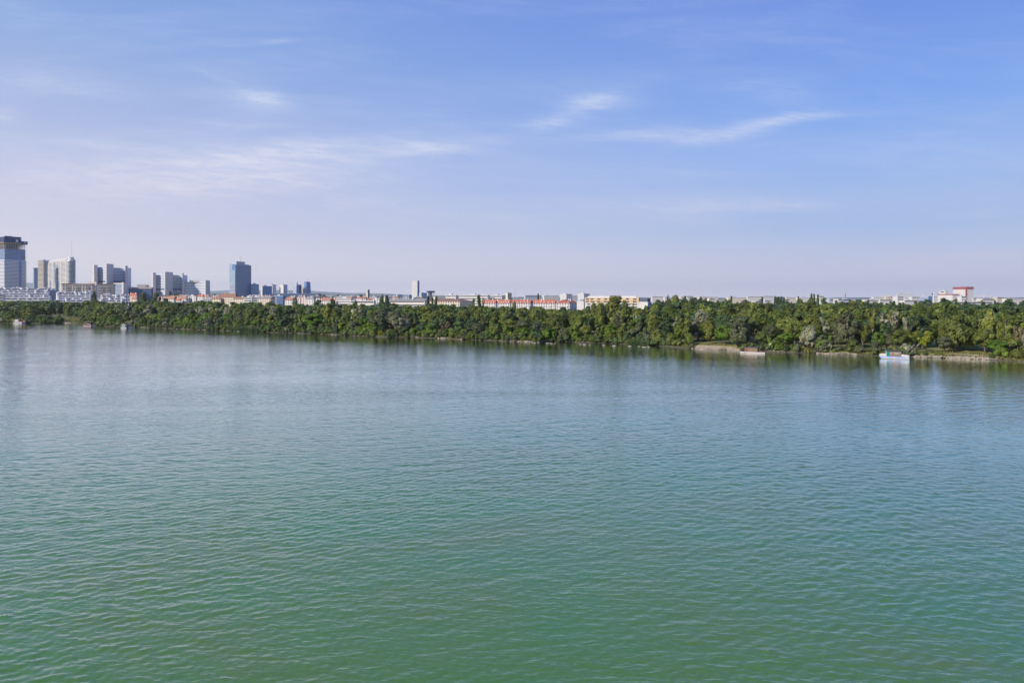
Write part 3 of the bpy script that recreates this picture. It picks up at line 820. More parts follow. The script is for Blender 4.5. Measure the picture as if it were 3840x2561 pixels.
# ---- apartment slabs and terraced housing in front of the towers
def dup2(r, mb, name, mm, locs):
    o = mb.build(name, M[mm], r); o.location = locs[0]
    for l in locs[1:]: dup(o, r, l)
    return o
def beigeblock(fr, fb):
    def f(r, W, D, zt):
        dup2(r, MB().box(-1.2, 1.2, -.3, .1, 0, 1.5), 'window', 'glass', [(W*q, 0, zt-3.4-3.1*k) for q in fr for k in range(8)])
        dup2(r, MB().box(-3.0, 3.0, -1.4, 0, 0, 1.1), 'balcony', 'white', [(W*q, 0, zt-5.0-3.1*k) for q in fb for k in range(8)])
        dup2(r, MB().box(-2.8, 2.8, -.4, .1, 0, 1.8), 'balcony_door', 'glass', [(W*q, 0, zt-3.8-3.1*k) for q in fb for k in range(8)])
        MB().box(-.9, W+.9, -.9, D+.9, zt+.56, zt+1.6).build('cornice', M['brownroof'], r)
    return f
bld('apartment_block', 'long beige apartment slab with dark cornice and balconies below the white slab tower', 'apartment block', None, 232, 345, 1330, 1067, a=12, D=14, wall='beige', style='none',
    extra=beigeblock((.06, .30, .40, .62, .72, .94), (.18, .51, .84)))
bld('apartment_block', 'shorter beige apartment slab with dark cornice below the tallest grey curved tower', 'apartment block', None, 366, 424, 1330, 1068, a=14, D=14, wall='beige', style='none',
    extra=beigeblock((.08, .48, .86, .95), (.27, .67)))
bld('apartment_block', 'dull beige link building in the gap between the two beige apartment slabs', 'apartment block', None, 344, 357, 1370, 1071, a=12, D=12, wall='concrete', style='right', pitch=3.1, bandh=1.1, box=False)

def terraces(label, px0, px1, Y, a, py_tops, seed, drums=4, bot=1128):
    rr = random.Random(seed)
    (mx, my), W, _ = frame(None, px0, px1, Y, a, D=20)
    t = empty('terraced_apartments', (mx, my, 0), rad(a)); tag(t, label, 'apartment terrace')
    nlev = len(py_tops)
    for k, py in enumerate(py_tops):                # k=0 lowest, nearest level
        zt = Z(py, Y); y0 = 2.6*k
        x0 = W*rr.uniform(0, .06)*(k > 0); x1 = W*(1-rr.uniform(0, .16)*(k/nlev))
        zl = 2 if k == 0 else Z(py_tops[k-1], Y) - 1
        lv = MB().box(x0, x1, y0, 24, zl, zt).build('storey', M['brightwhite'], t)
        x = x0 + rr.uniform(1, 4)
        segs = []
        while x < x1 - 4:
            wseg = rr.uniform(4, 13)
            segs.append((x, min(x+wseg, x1-1))); x += wseg + rr.uniform(1.2, 4)
        for (p, q) in segs:
            MB().box(p, q, y0-.25, y0+.1, zt-2.25, zt-.75).build('window_band', M['glass'], lv)
        for (p, q) in segs[::1]:
            o0 = rr.uniform(1.2, 2.2)
            MB().box(p-.6, q+.6, y0-o0, y0-o0+.25, zt-4.0, zt-2.9).build('balcony', M['brightwhite'], lv)
            if rr.random() < .5: MB().box(p-.6, p-.3, y0-o0, y0, zt-4.0, zt-.6).build('side_screen', M['white'], lv)
    for i in range(drums):
        x = W*(i+.5+rr.uniform(-.3, .3))/drums; k = rr.randrange(nlev)
        MB().cyl(x, 2.6*k+.6, 2.3, 2, Z(py_tops[k], Y)+rr.uniform(0.5, 2), 16).build('stair_drum', M['brightwhite'], t)
    for i in range(drums):
        x = W*rr.uniform(.05, .95)
        MB().box(x, x+rr.uniform(2, 5), 15, 22, Z(py_tops[-1], Y), Z(py_tops[-1], Y)+rr.uniform(1, 2.4)).build('roof_hut', M['white'], t)
terraces('long stepped white terrace housing under the striped tower at the far left', -40, 186, 1200, 19, (1117, 1108, 1100, 1092, 1085, 1080), 5, 7)
terraces('stepped white terrace housing with rounded balconies in front of the long beige slab', 205, 336, 1120, 18, (1124, 1116, 1108, 1100, 1094), 8, 5)
terraces('low white four-storey terrace housing left of the first pair of banded masts', 372, 470, 1120, 16, (1124, 1117, 1110, 1104), 9, 4)
bld('apartment_block', 'small plain white end block among the trees at the left edge of the view', 'apartment block', None, -6, 12, 1150, 1106, a=20, D=10, wall='white', style='right', pitch=4, bandh=1.5, box=False)
bld('apartment_block', 'blue-grey shaded block of flats filling the gap between the two white terraces', 'apartment block', None, 184, 212, 1240, 1090, a=30, D=14, wall='greywall', style='right', pitch=3.2, bandh=1.3)

# ---- banded masts
def bmast(px, top, bot, label, Y=None):
    Y = Y or 780
    zt, z0 = Z(top, Y), 2.6
    t = empty('banded_mast', (X(px, Y), Y, z0)); tag(t, label, 'mast', 'banded masts')
    h = zt - z0
    MB().tube((0, 0, 0), (0, 0, h), .62, .5, 10).build('pole', M['whitepaint'], t)
    b = MB().cyl(0, 0, .66, 0, 1.3, 10).build('band', M['darkwall'], t); b.location.z = h*.62
    dup(b, t, (0, 0, h*.74)); dup(b, t, (0, 0, h*.86))
    MB().tube((0, 0, h), (0, 0, h+2.5), .12, .06).build('tip', M['darkwall'], t)
bmast(472, 1101, 1152, 'white mast with dark bands, left one of the pair below the conference hall')
bmast(482.5, 1101, 1148, 'white mast with dark bands, right one of the pair below the conference hall', 800)
bmast(699.5, 1102, 1135, 'thin white banded mast, left one of the pair before the lower curved block', 900)
bmast(709, 1102, 1131, 'thin white banded mast, right one of the pair before the lower curved block', 920)

# ---- the riverside town
HOUSES = [
 # name,label,L,M,R,Y,top,kw
 ('house','red hip-roofed house just right of the first pair of banded masts',486,512,516,1300,1109,dict(rf='hip',rtop=1099,wall='cream')),
 ('house','small orange-roofed house low among trees below the conference hall',494,512,518,1180,1121,dict(rf='hip',rtop=1111,wall='cream',rmat='orangeroof')),
 ('house','small red-roofed white house half hidden by a round tree below the curved tower',592,612,616,1150,1123,dict(rf='gable',rtop=1116,rmat='orangeroof')),
 ('house','large white house with orange gable roof and grey right gable below the curved tower',621,652,666,1120,1121,dict(rf='gable',rtop=1110,rmat='orangeroof')),
 ('house','low house showing a plain red roof between the two large orange-roofed houses',660,676,679,1105,1127,dict(rf='hip',rtop=1118)),
 ('house','white house with orange striped roof directly left of the thin masts',678,700,704,1110,1120,dict(rf='gable',rtop=1109,rmat='orangeroof')),
 ('house','ornate white house with a high stepped gable right behind the thin masts',703,734,739,1110,1111,dict(rf='flat',wsp=5)),
 ('house','narrow dark-roofed house row at the foot of the curved grey tower',600,640,650,1350,1112,dict(rf='gable',rtop=1106,rmat='darkroof',wall='pink')),
 ('house','dark red-roofed house at the foot of the lower curved block, left part',650,686,694,1330,1113,dict(rf='gable',rtop=1107,rmat='brownroof',wall='cream')),
 ('house','red steep-roofed house at the foot of the lower curved block, middle part',738,762,770,1280,1112,dict(rf='hip',rtop=1104)),
 ('house','orange steep-roofed house at the foot of the lower curved block, right end',764,782,790,1260,1115,dict(rf='hip',rtop=1105,rmat='orangeroof',wall='cream')),
 ('house','grey-roofed pale house left of the big brown-roofed hall',764,792,800,1080,1124,dict(rf='gable',rtop=1115,rmat='greyroof',wall='greywall')),
 ('house','white house with low grey roof between the grey-roofed house and the hall wing',792,806,812,1200,1117,dict(rf='gable',rtop=1111,rmat='greyroof')),
 ('school_wing','beige left wing of the big hall with lower brown roof',794,827,830,1060,1121,dict(rf='hip',rtop=1113,rmat='brownroof',wall='cream')),
 ('school_building','big cream hall with broad brown mansard roof and dormers left of the white stepped block',824,884,893,1050,1114,dict(rf='mansard',rtop=1100,rmat='brownroof',wall='cream')),
 ('school_wing','cream right wing of the big hall with lower brown roof',876,914,918,1030,1121,dict(rf='hip',rtop=1113,rmat='brownroof',wall='cream')),
 ('apartment_block','white modern stepped block with dark terraces right of the brown-roofed hall',914,944,950,1020,1116,dict(style='left',bandh=1.6)),
 ('apartment_block','flat block with dark glass upper floors behind the white stepped block',940,978,984,1040,1115,dict(style='left',win='glass',wall='greywall',bandh=2)),
 ('house','cream flat-roofed house with blank grey side wall below the pale blue slab',966,1014,1034,1010,1119,dict(wall='cream',rf='gable',rtop=1112,rmat='greyroof')),
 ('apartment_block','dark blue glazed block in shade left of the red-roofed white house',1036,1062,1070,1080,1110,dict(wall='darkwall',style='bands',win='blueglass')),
 ('house','white house with bright red roof and grey right gable below the finned tower',1068,1096,1116,990,1125,dict(rf='gable',rtop=1114,rmat='orangeroof')),
 ('house','narrow cream house right of the grey gable of the red-roofed white house',1114,1126,1130,1010,1118,dict(wall='cream',rf='flat')),
 ('house','narrow pink house right of the narrow cream house',1130,1146,1150,990,1117,dict(wall='pink',rf='flat')),
 ('house','white house with ornate windows and small grey mansard roof right of the pink house',1147,1176,1184,980,1121,dict(rf='mansard',rtop=1114,rmat='greyroof')),
 ('house','dark-roofed low house behind the pink and ornate white houses',1150,1200,1206,1150,1117,dict(rf='gable',rtop=1111,rmat='darkroof')),
 ('house','white house with broad orange roof left of the long white apartment house',1206,1238,1246,970,1127,dict(rf='gable',rtop=1117,rmat='orangeroof')),
 ('house','small red-roofed house squeezed beside the left end of the long white apartment house',1246,1262,1266,985,1127,dict(rf='gable',rtop=1118,wall='pink')),
 ('apartment_block','long white flat-roofed apartment house below the slim concrete tower',1260,1316,1322,965,1120,dict(style='left',win='glass',bandh=1.0)),
 ('apartment_block','long low white building with a continuous dark window ribbon and rounded end',1314,1402,1410,930,1129,dict(style='left',bandh=1.8,pitch=7)),
 ('house','brown-roofed house behind the low white ribbon-window building',1376,1412,1418,1020,1126,dict(rf='gable',rtop=1118,rmat='brownroof')),
 ('house','white house with peaked dark roof between the concrete tower and the ribbon-window building',1352,1372,1378,1060,1120,dict(rf='gable',rtop=1113,rmat='brownroof')),
 ('house','white cube house at the left foot of the paired poplars',1398,1422,1426,940,1123,dict(rf='flat')),
 ('warehouse','long pale hall with grey sheet roof left of the brown-roofed long block',1456,1592,1606,900,1129,dict(rf='shed',rtop=1121,rmat='greyroof',style='left',bandh=1.2,wall='offwhite',pitch=4)),
 ('apartment_block','long cream block under a dark brown hipped roof with poplars before it',1588,1724,1776,880,1130,dict(rf='hip',rtop=1119,rmat='brownroof',wall='cream')),
]
for (nm, lb, l, m_, r, Y, top, kw) in HOUSES:
    bld(nm, lb, {'house': 'house', 'school_wing': 'school wing', 'school_building': 'school', 'apartment_block': 'apartment block', 'warehouse': 'warehouse'}[nm], l, m_, r, Y, top, **kw)

BACK = [
 ('small orange-roofed house in the back row at the left foot of the dark glass tower',800,822,826,1330,1113,'hip',1108,'orangeroof','cream'),
 ('white gabled house in the back row right of the big brown roof',930,948,952,1300,1113,'gable',1108,'greyroof','white'),
 ('pink house with red roof in the back row below the dark wing',955,975,979,1250,1114,'gable',1109,'redroof','pink'),
 ('cream house with orange roof in the back row under the pale blue slab',990,1012,1016,1240,1114,'hip',1108,'orangeroof','cream'),
 ('white house with dark roof in the back row under the left podium',1024,1044,1048,1260,1115,'gable',1110,'darkroof','white'),
 ('grey-roofed white house behind the bright red-roofed house',1086,1106,1110,1200,1116,'gable',1111,'greyroof','white'),
 ('white house with brown roof in the back row below the slanting tower',1120,1146,1150,1250,1114,'hip',1109,'brownroof','white'),
 ('cream house with red roof in the back row right of the slanting tower',1180,1206,1210,1150,1118,'gable',1113,'redroof','cream'),
 ('white gabled house in the back row above the broad orange roof',1222,1246,1250,1200,1116,'gable',1111,'darkroof','white'),
 ('pink house with grey roof in the back row above the long white apartment house, left',1262,1284,1288,1180,1116,'gable',1111,'greyroof','pink'),
 ('white house with orange roof above the long white apartment house, right',1296,1320,1324,1150,1117,'gable',1112,'orangeroof','white'),
 ('red-roofed house beside the foot of the slim concrete tower',1338,1354,1358,1120,1119,'hip',1113,'redroof','cream'),
 ('white house with grey roof in the back row right of the concrete tower',1388,1410,1414,1150,1118,'gable',1113,'greyroof','white'),
 ('cream house with brown roof behind the grey sheet-roofed hall, left',1470,1494,1498,1150,1117,'gable',1112,'brownroof','cream'),
 ('white house with grey roof behind the grey sheet-roofed hall, middle',1510,1534,1538,1150,1118,'gable',1113,'greyroof','white'),
 ('white house with dark roof behind the grey sheet-roofed hall, right',1560,1588,1592,1100,1119,'gable',1114,'darkroof','white'),
]
for (lb, l, m_, r, Y, top, rk, rt_, rm, wl) in BACK:
    bld('house', lb, 'house', l, m_, r, Y, top, rf=rk, rtop=rt_, rmat=rm, wall=wl, wsp=5, chim=3, bot=1124)
# white horizontal-window buildings and the red-roofed crescent
for (lb, l, m_, r, top) in (('white flat modern block with long dark windows, leftmost of the three in a row', 1671, 1709, 1719, 1108),
                            ('white flat modern block with long dark windows, longest and middle of the three', 1721, 1828, 1839, 1108),
                            ('white flat modern block with long dark windows and blue right end, rightmost of the three', 1840, 1882, 1896, 1109)):
    bld('school_building', lb, 'school', l, m_, r, 1150, top, a=52, wall='white', style='left', pitch=4.2, bandh=1.5, group='white modern blocks in a row')
REDS = [('red-roofed white terrace section at the left end, behind the tall poplar', 1806, 1858, 1866, 1000, 1137),
        ('red-roofed white terrace section with a small glazed gap on its right', 1866, 1912, 1918, 985, 1137),
        ('red-roofed white terrace section partly behind a lone tree', 1918, 1988, 2000, 965, 1137),
        ('longest red-roofed white terrace section in the middle of the row', 2000, 2082, 2086, 935, 1137),
        ('red-roofed white terrace section at the right end with shaded gable', 2086, 2136, 2166, 915, 1137)]
for (lb, l, m_, r, Y, top) in REDS:
    def ex(rt, W, D, zt):
        dup2(rt, MB().box(-.2, 2.6, -.9, .9, zt+.6, zt+2.2), 'dormer', 'white', [(0, D*q, 0) for q in (.12, .3, .5, .68, .88)])
        dup2(rt, MB().box(-1.4, 0, -2.0, 2.0, 0, 1.0), 'balcony', 'offwhite', [(0, D*q, zt-5.2-3.3*k) for q in (.25, .75) for k in range(3)])
    bld('apartment_block', lb, 'apartment block', l, m_, r, Y, top, rf='gable', rtop=1124, rmat='redroof', wall='white', extra=ex, group='red-roofed terrace sections', chim=3)
bld('apartment_block', 'plain white end block with pale blue top right of the red-roofed terrace', 'apartment block', 2163, 2189, 2193, 900, 1131, wall='white', style='none', box=False,
    extra=lambda r, W, D, zt: MB().box(.5, W-.3, .8, D*.6, zt+.5, zt+3).build('glass_penthouse', M['lightglass'], r))
def bt(r, W, D, zt):
    MB().box(-.35, W+.2, -.1, D+.2, zt-6.2, zt-.2).build('upper_storeys', M['ochre'], r)
    dup2(r, MB().box(-.6, 0, -2.2, 2.2, 0, 1.5), 'window', 'glass', [(0, D*q, zt-2.4-3.1*k) for q in (.07, .2, .33, .46, .6, .73, .86, .95) for k in range(2)])
    dup2(r, MB().box(-1.5, 0, -3, 3, 0, .9), 'balcony', 'cream', [(0, D*q, zt-4.0-3.1*k) for q in (.13, .27, .4, .53, .67, .8) for k in range(2)])
    dup2(r, MB().box(-.25, .1, -2.4, 2.4, 0, 1.5), 'window', 'glass', [(0, D*q, zt-9.0-3.3*k) for q in (.06, .18, .3, .44, .58, .7, .82, .93) for k in range(3)])
    MB().box(W*.2, W*.9, D*.05, D*.95, zt+.5, zt+2.2).build('roof_pavilion', M['white'], r)
bld('apartment_block', 'long white block with beige timber top storeys behind the tallest broad poplar', 'apartment block', 2194, 2396, 2400, 850, 1117, a=52, wall='white', style='none', box=False, extra=bt)
bld('apartment_block', 'pale blank end wall block with dark penthouse right of the beige-topped long block', 'apartment block', 2397, 2429, 2443, 800, 1134, a=45, wall='offwhite', style='none', box=False,
    extra=lambda r, W, D, zt: (MB().box(1, W-.8, 1, D-1, zt+.5, zt+4.6).build('penthouse', M['darkwall'], r),
                               dup2(r, MB().box(-.2, .1, -.4, .4, 0, .9), 'window', 'glass', [(0, D*.8, zt-2.5), (0, D*.45, zt-3), (0, D*.75, zt-5.5)]),
                               MB().box(.3, W+.2, -.4, .1, 3, zt-.5).build('blue_front', M['blueglass'], r)))

# landmarks on the skyline
def ctower(r, W, D, zt):
    MB().box(-.3, W*.4, D*.1, D*.9, zt-5, zt-2).build('sign_box', M['lightglass'], r)
bld('concrete_tower', 'slim bare concrete tower with sunlit left side on the skyline', 'tower', 1372.5, 1379.5, 1385.5, 1500, 1087, a=48, wall='beige', style='none', box=False,
    extra=lambda r, W, D, zt: (MB().box(.1, W+.25, -.3, .1, 2, zt+.5).build('shaded_side', M['darkwall'], r), ctower(r, W, D, zt)))  # dark sheet paints the shade on the right face of the concrete
bld('residential_tower', 'tall slender white gridded tower alone on the skyline', 'tower', 1544, 1565, 1572.5, 2600, 1053, a=40, wall='white', style='bands', win='greywall', pitch=4.4, bandh=1.5, box=False,
    extra=lambda r, W, D, zt: (MB().box(.3, W+.2, -.5, .1, 2, zt).build('blue_shaded_side', M['blueglass'], r),  # blue sheet: shade of the tower's right face painted as colour
                               [MB().box(-.5, .1, D*i/8-.35, D*i/8+.35, 3, zt).build('pilaster', M['offwhite'], r) for i in range(1, 8)]))
bld('office_building', 'blue-grey low office block at the right foot of the slender white tower', 'office block', 1572, 1580, 1601, 2500, 1099, a=35, wall='greywall', style='right', win='blueglass', bandh=2.2)
def ucb():
    Y = 2400; z = lambda py: Z(py, Y)
    (mx, my), W, D = frame(1601, 1606, 1630, Y, 25)
    t = empty('unfinished_building', (mx, my, 0), rad(25)); tag(t, 'unfinished concrete building with dark screened top right of the slender white tower', 'building site')
    o = ring(W, D, 0, 0, .8).build('floor_slab', M['concrete'], t); o.location.z = 3
    for i in range(1, 6): dup(o, t, (0, 0, 3+(z(1097)-4)*i/5.0))
    for i in range(6): MB().box(W*i/5-.5 if i else 0, W*i/5+.5 if i < 5 else W, 0.5, 1.5, 3, z(1097)).build('column', M['concrete'], t)
    ring(W*.7, D*.7, -W*.1, 3, z(1096)).build('core', M['darkwall'], t)
    ring(W, D, .6, z(1097), z(1091)).build('formwork_screen', M['navy'], t)
ucb()
bld('office_building', 'grey-blue flat office block on the skyline left of the slender white tower', 'office block', 1484, 1490, 1511, 2100, 1106, a=30, wall='greywall', style='right', win='blueglass')
bld('office_building', 'dark glass cube at the left foot of the slender white tower', 'office block', 1530, 1534, 1545, 2200, 1107, a=30, wall='blueglass', style='none')
bld('apartment_block', 'beige concrete block on the skyline left of the twin lattice mast', 'apartment block', 1895, 1904, 1919, 1700, 1099, a=40, wall='cream', style='right', bandh=1.2)
def lattice():
    Y = 1750; t = empty('lattice_tower', (X(1932, Y), Y, 3)); tag(t, 'open twin-legged steel lattice tower on the skyline', 'lattice tower')
    h = Z(1082, Y)-3
    for s in (-1, 1):
        for q in (-1, 1):
            MB().tube((s*4.2, q*2.5, 0), (s*3.3, q*2.5, h), .55, .45, 6).build('leg', M['rail'], t)
    br = MB()
    for k in range(7):
        z0, z1 = h*k/7, h*(k+1)/7
        br.tube((-4, -2.5, z0), (4, -2.5, z1), .16, n=5); br.tube((4, -2.5, z0), (-4, -2.5, z1), .16, n=5); br.tube((-4, -2.5, z1), (4, -2.5, z1), .2, n=5)
    br.build('bracing', M['steel'], t)
lattice()
def chimney(px, top, Y, r, label, m='brownroof'):
    t = empty('chimney_stack', (X(px, Y), Y, 2)); tag(t, label, 'chimney')
    h = Z(top, Y)-2
    MB().tube((0, 0, 0), (0, 0, h), r*1.3, r, 12).build('shaft', M[m], t)
    MB().cyl(0, 0, r*1.25, h-1.2, h, 12).build('rim', M['darkwall'], t)
chimney(1435, 1103, 1500, 1.3, 'short brown brick chimney above the paired poplars')
chimney(3170, 1101, 1900, 1.0, 'tall thin brown brick chimney above the low white works')
for i, (l, m_, r, top, lb) in enumerate(((2100, 2124, 2146, 1103, 'pale distant high-rise slab with stepped roof, left of the two behind the red roofs'),
                            (2166, 2190, 2211, 1102, 'pale distant high-rise slab with rooftop frames, right of the two behind the red roofs'))):
    bld('residential_tower', lb, 'tower', l, m_, r, 2300, top, a=40, wall='white', style='bands', win='greywall', bandh=1.6, group='pale distant high-rise slabs',
        extra=lambda rt, W, D, zt: dup2(rt, MB().box(0, W*.25, 0, D*.2, zt, zt+4), 'lift_house', 'white', [(W*.1, D*.2, 0), (W*.5, D*.6, 0)]))

# far pale buildings along the horizon to the right
FARB = [
 ('long pale distant block just right of the dark penthouse block', 2446, 2492, 1113, 1120, 2600, 'white'), ('pale distant block left of the twin round trees', 2493, 2512, 1114, 1120, 2500, 'white'),
 ('small white block peeping right of the tall round trees', 2553, 2576, 1114, 1121, 2300, 'white'), ('white slab with flat top between two dark crowns', 2577, 2600, 1111, 1121, 2200, 'white'),
 ('long cream slab with shadowed floors on the horizon, right of the flat-topped white slab', 2624, 2692, 1114, 1124, 1900, 'cream'),
 ('small bright white house in front of the long cream slab', 2660, 2682, 1120, 1133, 1300, 'white'), ('long cream slab right of a dark poplar on the horizon', 2732, 2800, 1116, 1127, 1800, 'cream'),
 ('faint white strip of flats on the far horizon left of the poplar row', 2804, 2860, 1113, 1120, 2900, 'white'), ('faint flat-topped white block on the far horizon above dark woods', 2862, 2902, 1111, 1118, 2900, 'white'),
 ('small white sheds before the dark wood left of the poplar row', 2834, 2862, 1129, 1136, 1250, 'white'), ('white flat shed below the dark wood, right of the small white sheds', 2868, 2890, 1127, 1134, 1300, 'white'),
 ('cream long hall left of the four black poplars', 2950, 2992, 1117, 1124, 2000, 'cream'), ('plain white hall directly left of the four black poplars', 2998, 3034, 1116, 1128, 1700, 'offwhite'),
 ('small grey flat house under the cream long hall', 2946, 2960, 1122, 1130, 1500, 'greywall'),
 ('low white block with rooftop room right of the black poplars', 3072, 3090, 1111, 1121, 1800, 'white'), ('pale shed right below the low block with rooftop room', 3076, 3090, 1120, 1131, 1500, 'white'),
 ('pale low roofs right of the black poplars', 3110, 3132, 1124, 1131, 1500, 'greywall'), ('white works building at the foot of the thin chimney, sunlit left end', 3143, 3160, 1122, 1138, 1350, 'white'),
 ('blue-grey works hall at the foot of the thin chimney', 3160, 3192, 1123, 1134, 1400, 'greywall'), ('cream shed right of the works hall', 3190, 3208, 1123, 1134, 1450, 'cream'),
 ('white three-storey row among dark trees, left half', 3250, 3296, 1125, 1134, 1500, 'white'), ('white three-storey row among dark trees, right half', 3300, 3346, 1124, 1134, 1500, 'white'),
 ('pale distant flats under the cranes, left group', 3276, 3320, 1115, 1122, 2600, 'offwhite'), ('pale distant flats under the cranes, middle group', 3322, 3362, 1113, 1122, 2600, 'cream'),
 ('tall white block directly under the rightmost left-hand crane', 3366, 3389, 1113, 1137, 1500, 'white'), ('pale distant flats right of the tall white block', 3392, 3420, 1115, 1126, 2200, 'offwhite'),
 ('white flat hall with blue stripe left of the striped office', 3392, 3448, 1127, 1138, 1400, 'white'), ('pale distant slab left of the striped glass office', 3420, 3448, 1114, 1126, 2000, 'white'),
 ('low white hall between the striped office and the red-banded works', 3496, 3518, 1112, 1124, 1800, 'offwhite'),
 ('white banded office right of the tall red-banded tower', 3650, 3673, 1118, 1132, 1500, 'white'), ('small blue glass block right of the white banded office', 3673, 3686, 1121, 1132, 1600, 'blueglass'),
 ('white hall with a low grey right side right of the red-banded tower', 3684, 3728, 1121, 1134, 1400, 'white'), ('beige gridded block right of the white hall', 3740, 3765, 1116, 1130, 1700, 'beige'),
 ('long pale hall roof at the far right edge', 3784, 3870, 1121, 1138, 1300, 'offwhite'), ('long low white base strip under the red-banded tower', 3582, 3722, 1133, 1140, 1250, 'white'),
 ('grey-blue distant hall behind the red-roofed terrace, left', 1970, 2030, 1108, 1118, 3000, 'greywall'), ('pale distant roofs behind the red-roofed terrace, right of the dark poplar', 2040, 2096, 1109, 1118, 3000, 'offwhite'),
 ('pale distant flats between the two high-rise slabs', 2146, 2166, 1110, 1118, 2700, 'white'),
 ('pale distant flats left of the concrete tower', 1240, 1300, 1111, 1119, 2500, 'offwhite'), ('pale distant roofs right of the concrete tower', 1388, 1424, 1112, 1120, 2300, 'white'),
 ('pale jumble of low roofs right of the short brick chimney', 1444, 1484, 1114, 1123, 1500, 'white'), ('pale low roofs left of the slender white tower', 1486, 1540, 1116, 1124, 1450, 'offwhite'),
 ('pale low roofs at the foot of the slender white tower', 1552, 1600, 1116, 1124, 1400, 'white'), ('grey low roofs left of the white modern blocks', 1632, 1668, 1113, 1121, 1500, 'offwhite'),
 ('pale low houses at the foot of the dark glass tower', 930, 978, 1109, 1116, 1350, 'pink'), ('cream low houses under the podium', 985, 1030, 1109, 1117, 1350, 'cream'),
 ('white low houses below the podium right part', 1180, 1206, 1112, 1120, 1250, 'white'), ('white low houses before the bluish box building', 1206, 1256, 1113, 1120, 1350, 'white'),
 ('pale low house rows left of the concrete tower, before the hills', 1300, 1350, 1113, 1121, 1300, 'pink'),
]
for i, (lb, x0, x1, top, bot, Y, wl) in enumerate(FARB):
    a = 8 if x0 > 2400 else 20
    bld('distant_building', lb, 'building', None, x0, x1, Y, top, a=a, D=16, wall=wl, bot=bot, style='right' if wl != 'blueglass' else 'none', pitch=5.0, bandh=1.5, win='greywall' if wl in ('cream', 'offwhite') else 'glass',
        box=(i % 2 == 0), rf='flat')
# striped office and the red-banded works
bld('office_building', 'slanted glass office with white stripes and dark blue end left of the red-banded works', 'office block', 3448, 3482, 3496, 1700, 1111, a=12, wall='blueglass', style='left', win='white', pitch=3.6, bandh=1.4)
def rb(r, W, D, zt):
    MB().box(-.5, W+.5, -.5, D+.5, zt-4.5, zt+.8).build('fascia', M['redband'], r)
    MB().box(-.8, 1.2, -.8, 1.2, 2, zt-.4).build('corner_strip', M['redband'], r)
bld('silo_tower', 'tall windowless white block with dark red top band', 'silo tower', 3574, 3623, 3650, 1500, 1077, a=8, wall='white', style='none', box=False, extra=rb)
def rb2(r, W, D, zt):
    MB().box(-.4, W*.8, -.4, D+.4, zt-1.2, zt+.75).build('fascia', M['redband'], r)
bld('works_building', 'low white works block with thin dark red band left of the tall red-banded block', 'works', 3516, 3572, 3600, 1460, 1104, a=8, wall='white', style='none', box=False, extra=rb2)
bld('works_building', 'stepped upper white works block with red edge on top of the low works', 'works', 3522, 3545, 3558, 1480, 1091, a=8, wall='white', style='none', box=True, bot=1104,
    extra=lambda r, W, D, zt: (MB().box(-.4, W+.3, -.4, D+.3, zt-8, zt-6.8).build('fascia', M['redband'], r), MB().box(-.3, 0, D*.2, D*.8, zt-3, zt-1.5).build('window', M['glass'], r)))
bld('works_building', 'small stepped white annex with dark openings at the foot of the tall red-banded block', 'works', 3590, 3606, 3624, 1420, 1112, a=8, wall='white', style='right', pitch=6, bandh=1.6, box=True)
def pole_sign(px, top, Y, label):
    t = empty('sign_mast', (X(px, Y), Y, 2)); tag(t, label, 'sign mast'); h = Z(top, Y)-2
    MB().tube((0, 0, 0), (0, 0, h), .9, .8, 8).build('pole', M['rail'], t)
    MB().box(-3.6, 0, -.5, .5, h-4.2, h-.3).build('sign_panel', M['darkwall'], t)
    MB().box(.2, 3.2, -.5, .5, h-2.2, h+1.2).build('sign_panel', M['rail'], t)
pole_sign(3500, 1099, 1600, 'white mast carrying a dark sign left of the red-banded works')
def crane(px, top, Y, label, jib=26, rot=20):
    t = empty('tower_crane', (X(px, Y), Y, 2), rad(rot)); tag(t, label, 'crane', 'thin tower cranes on the horizon'); h = Z(top, Y)-2
    MB().box(-.8, .8, -.8, .8, 0, h).build('mast', M['craneyellow'], t)
    MB().box(-jib*.3, jib, -.5, .5, h-4, h-2.9).build('jib', M['craneyellow'], t)
    MB().box(-jib*.3, -jib*.2, -.9, .9, h-6, h-3.9).build('counterweight', M['concrete'], t)
for px, top, Y, lb, rot in ((3331, 1105, 2600, 'thin white crane above the flats, leftmost of the cranes', 160), (3362, 1100, 2700, 'thin pale crane, second of the three close together', 70),
                       (3378, 1098, 2700, 'tallest thin pale crane, middle of the three close together', 20), (3400, 1102, 2600, 'thin pale crane with jib to the right, last of the three close together', 10),
                       (3688, 1105, 2600, 'faint crane just right of the tall red-banded block', 150), (3714, 1106, 2800, 'faint crane above the white hall at the right', 60),
                       (3786, 1113, 2400, 'faint low crane at the far right edge', 15), (2189, 1098, 2350, 'faint crane over the right distant high-rise slab', 25)):
    crane(px, top, Y, lb, rot=rot)
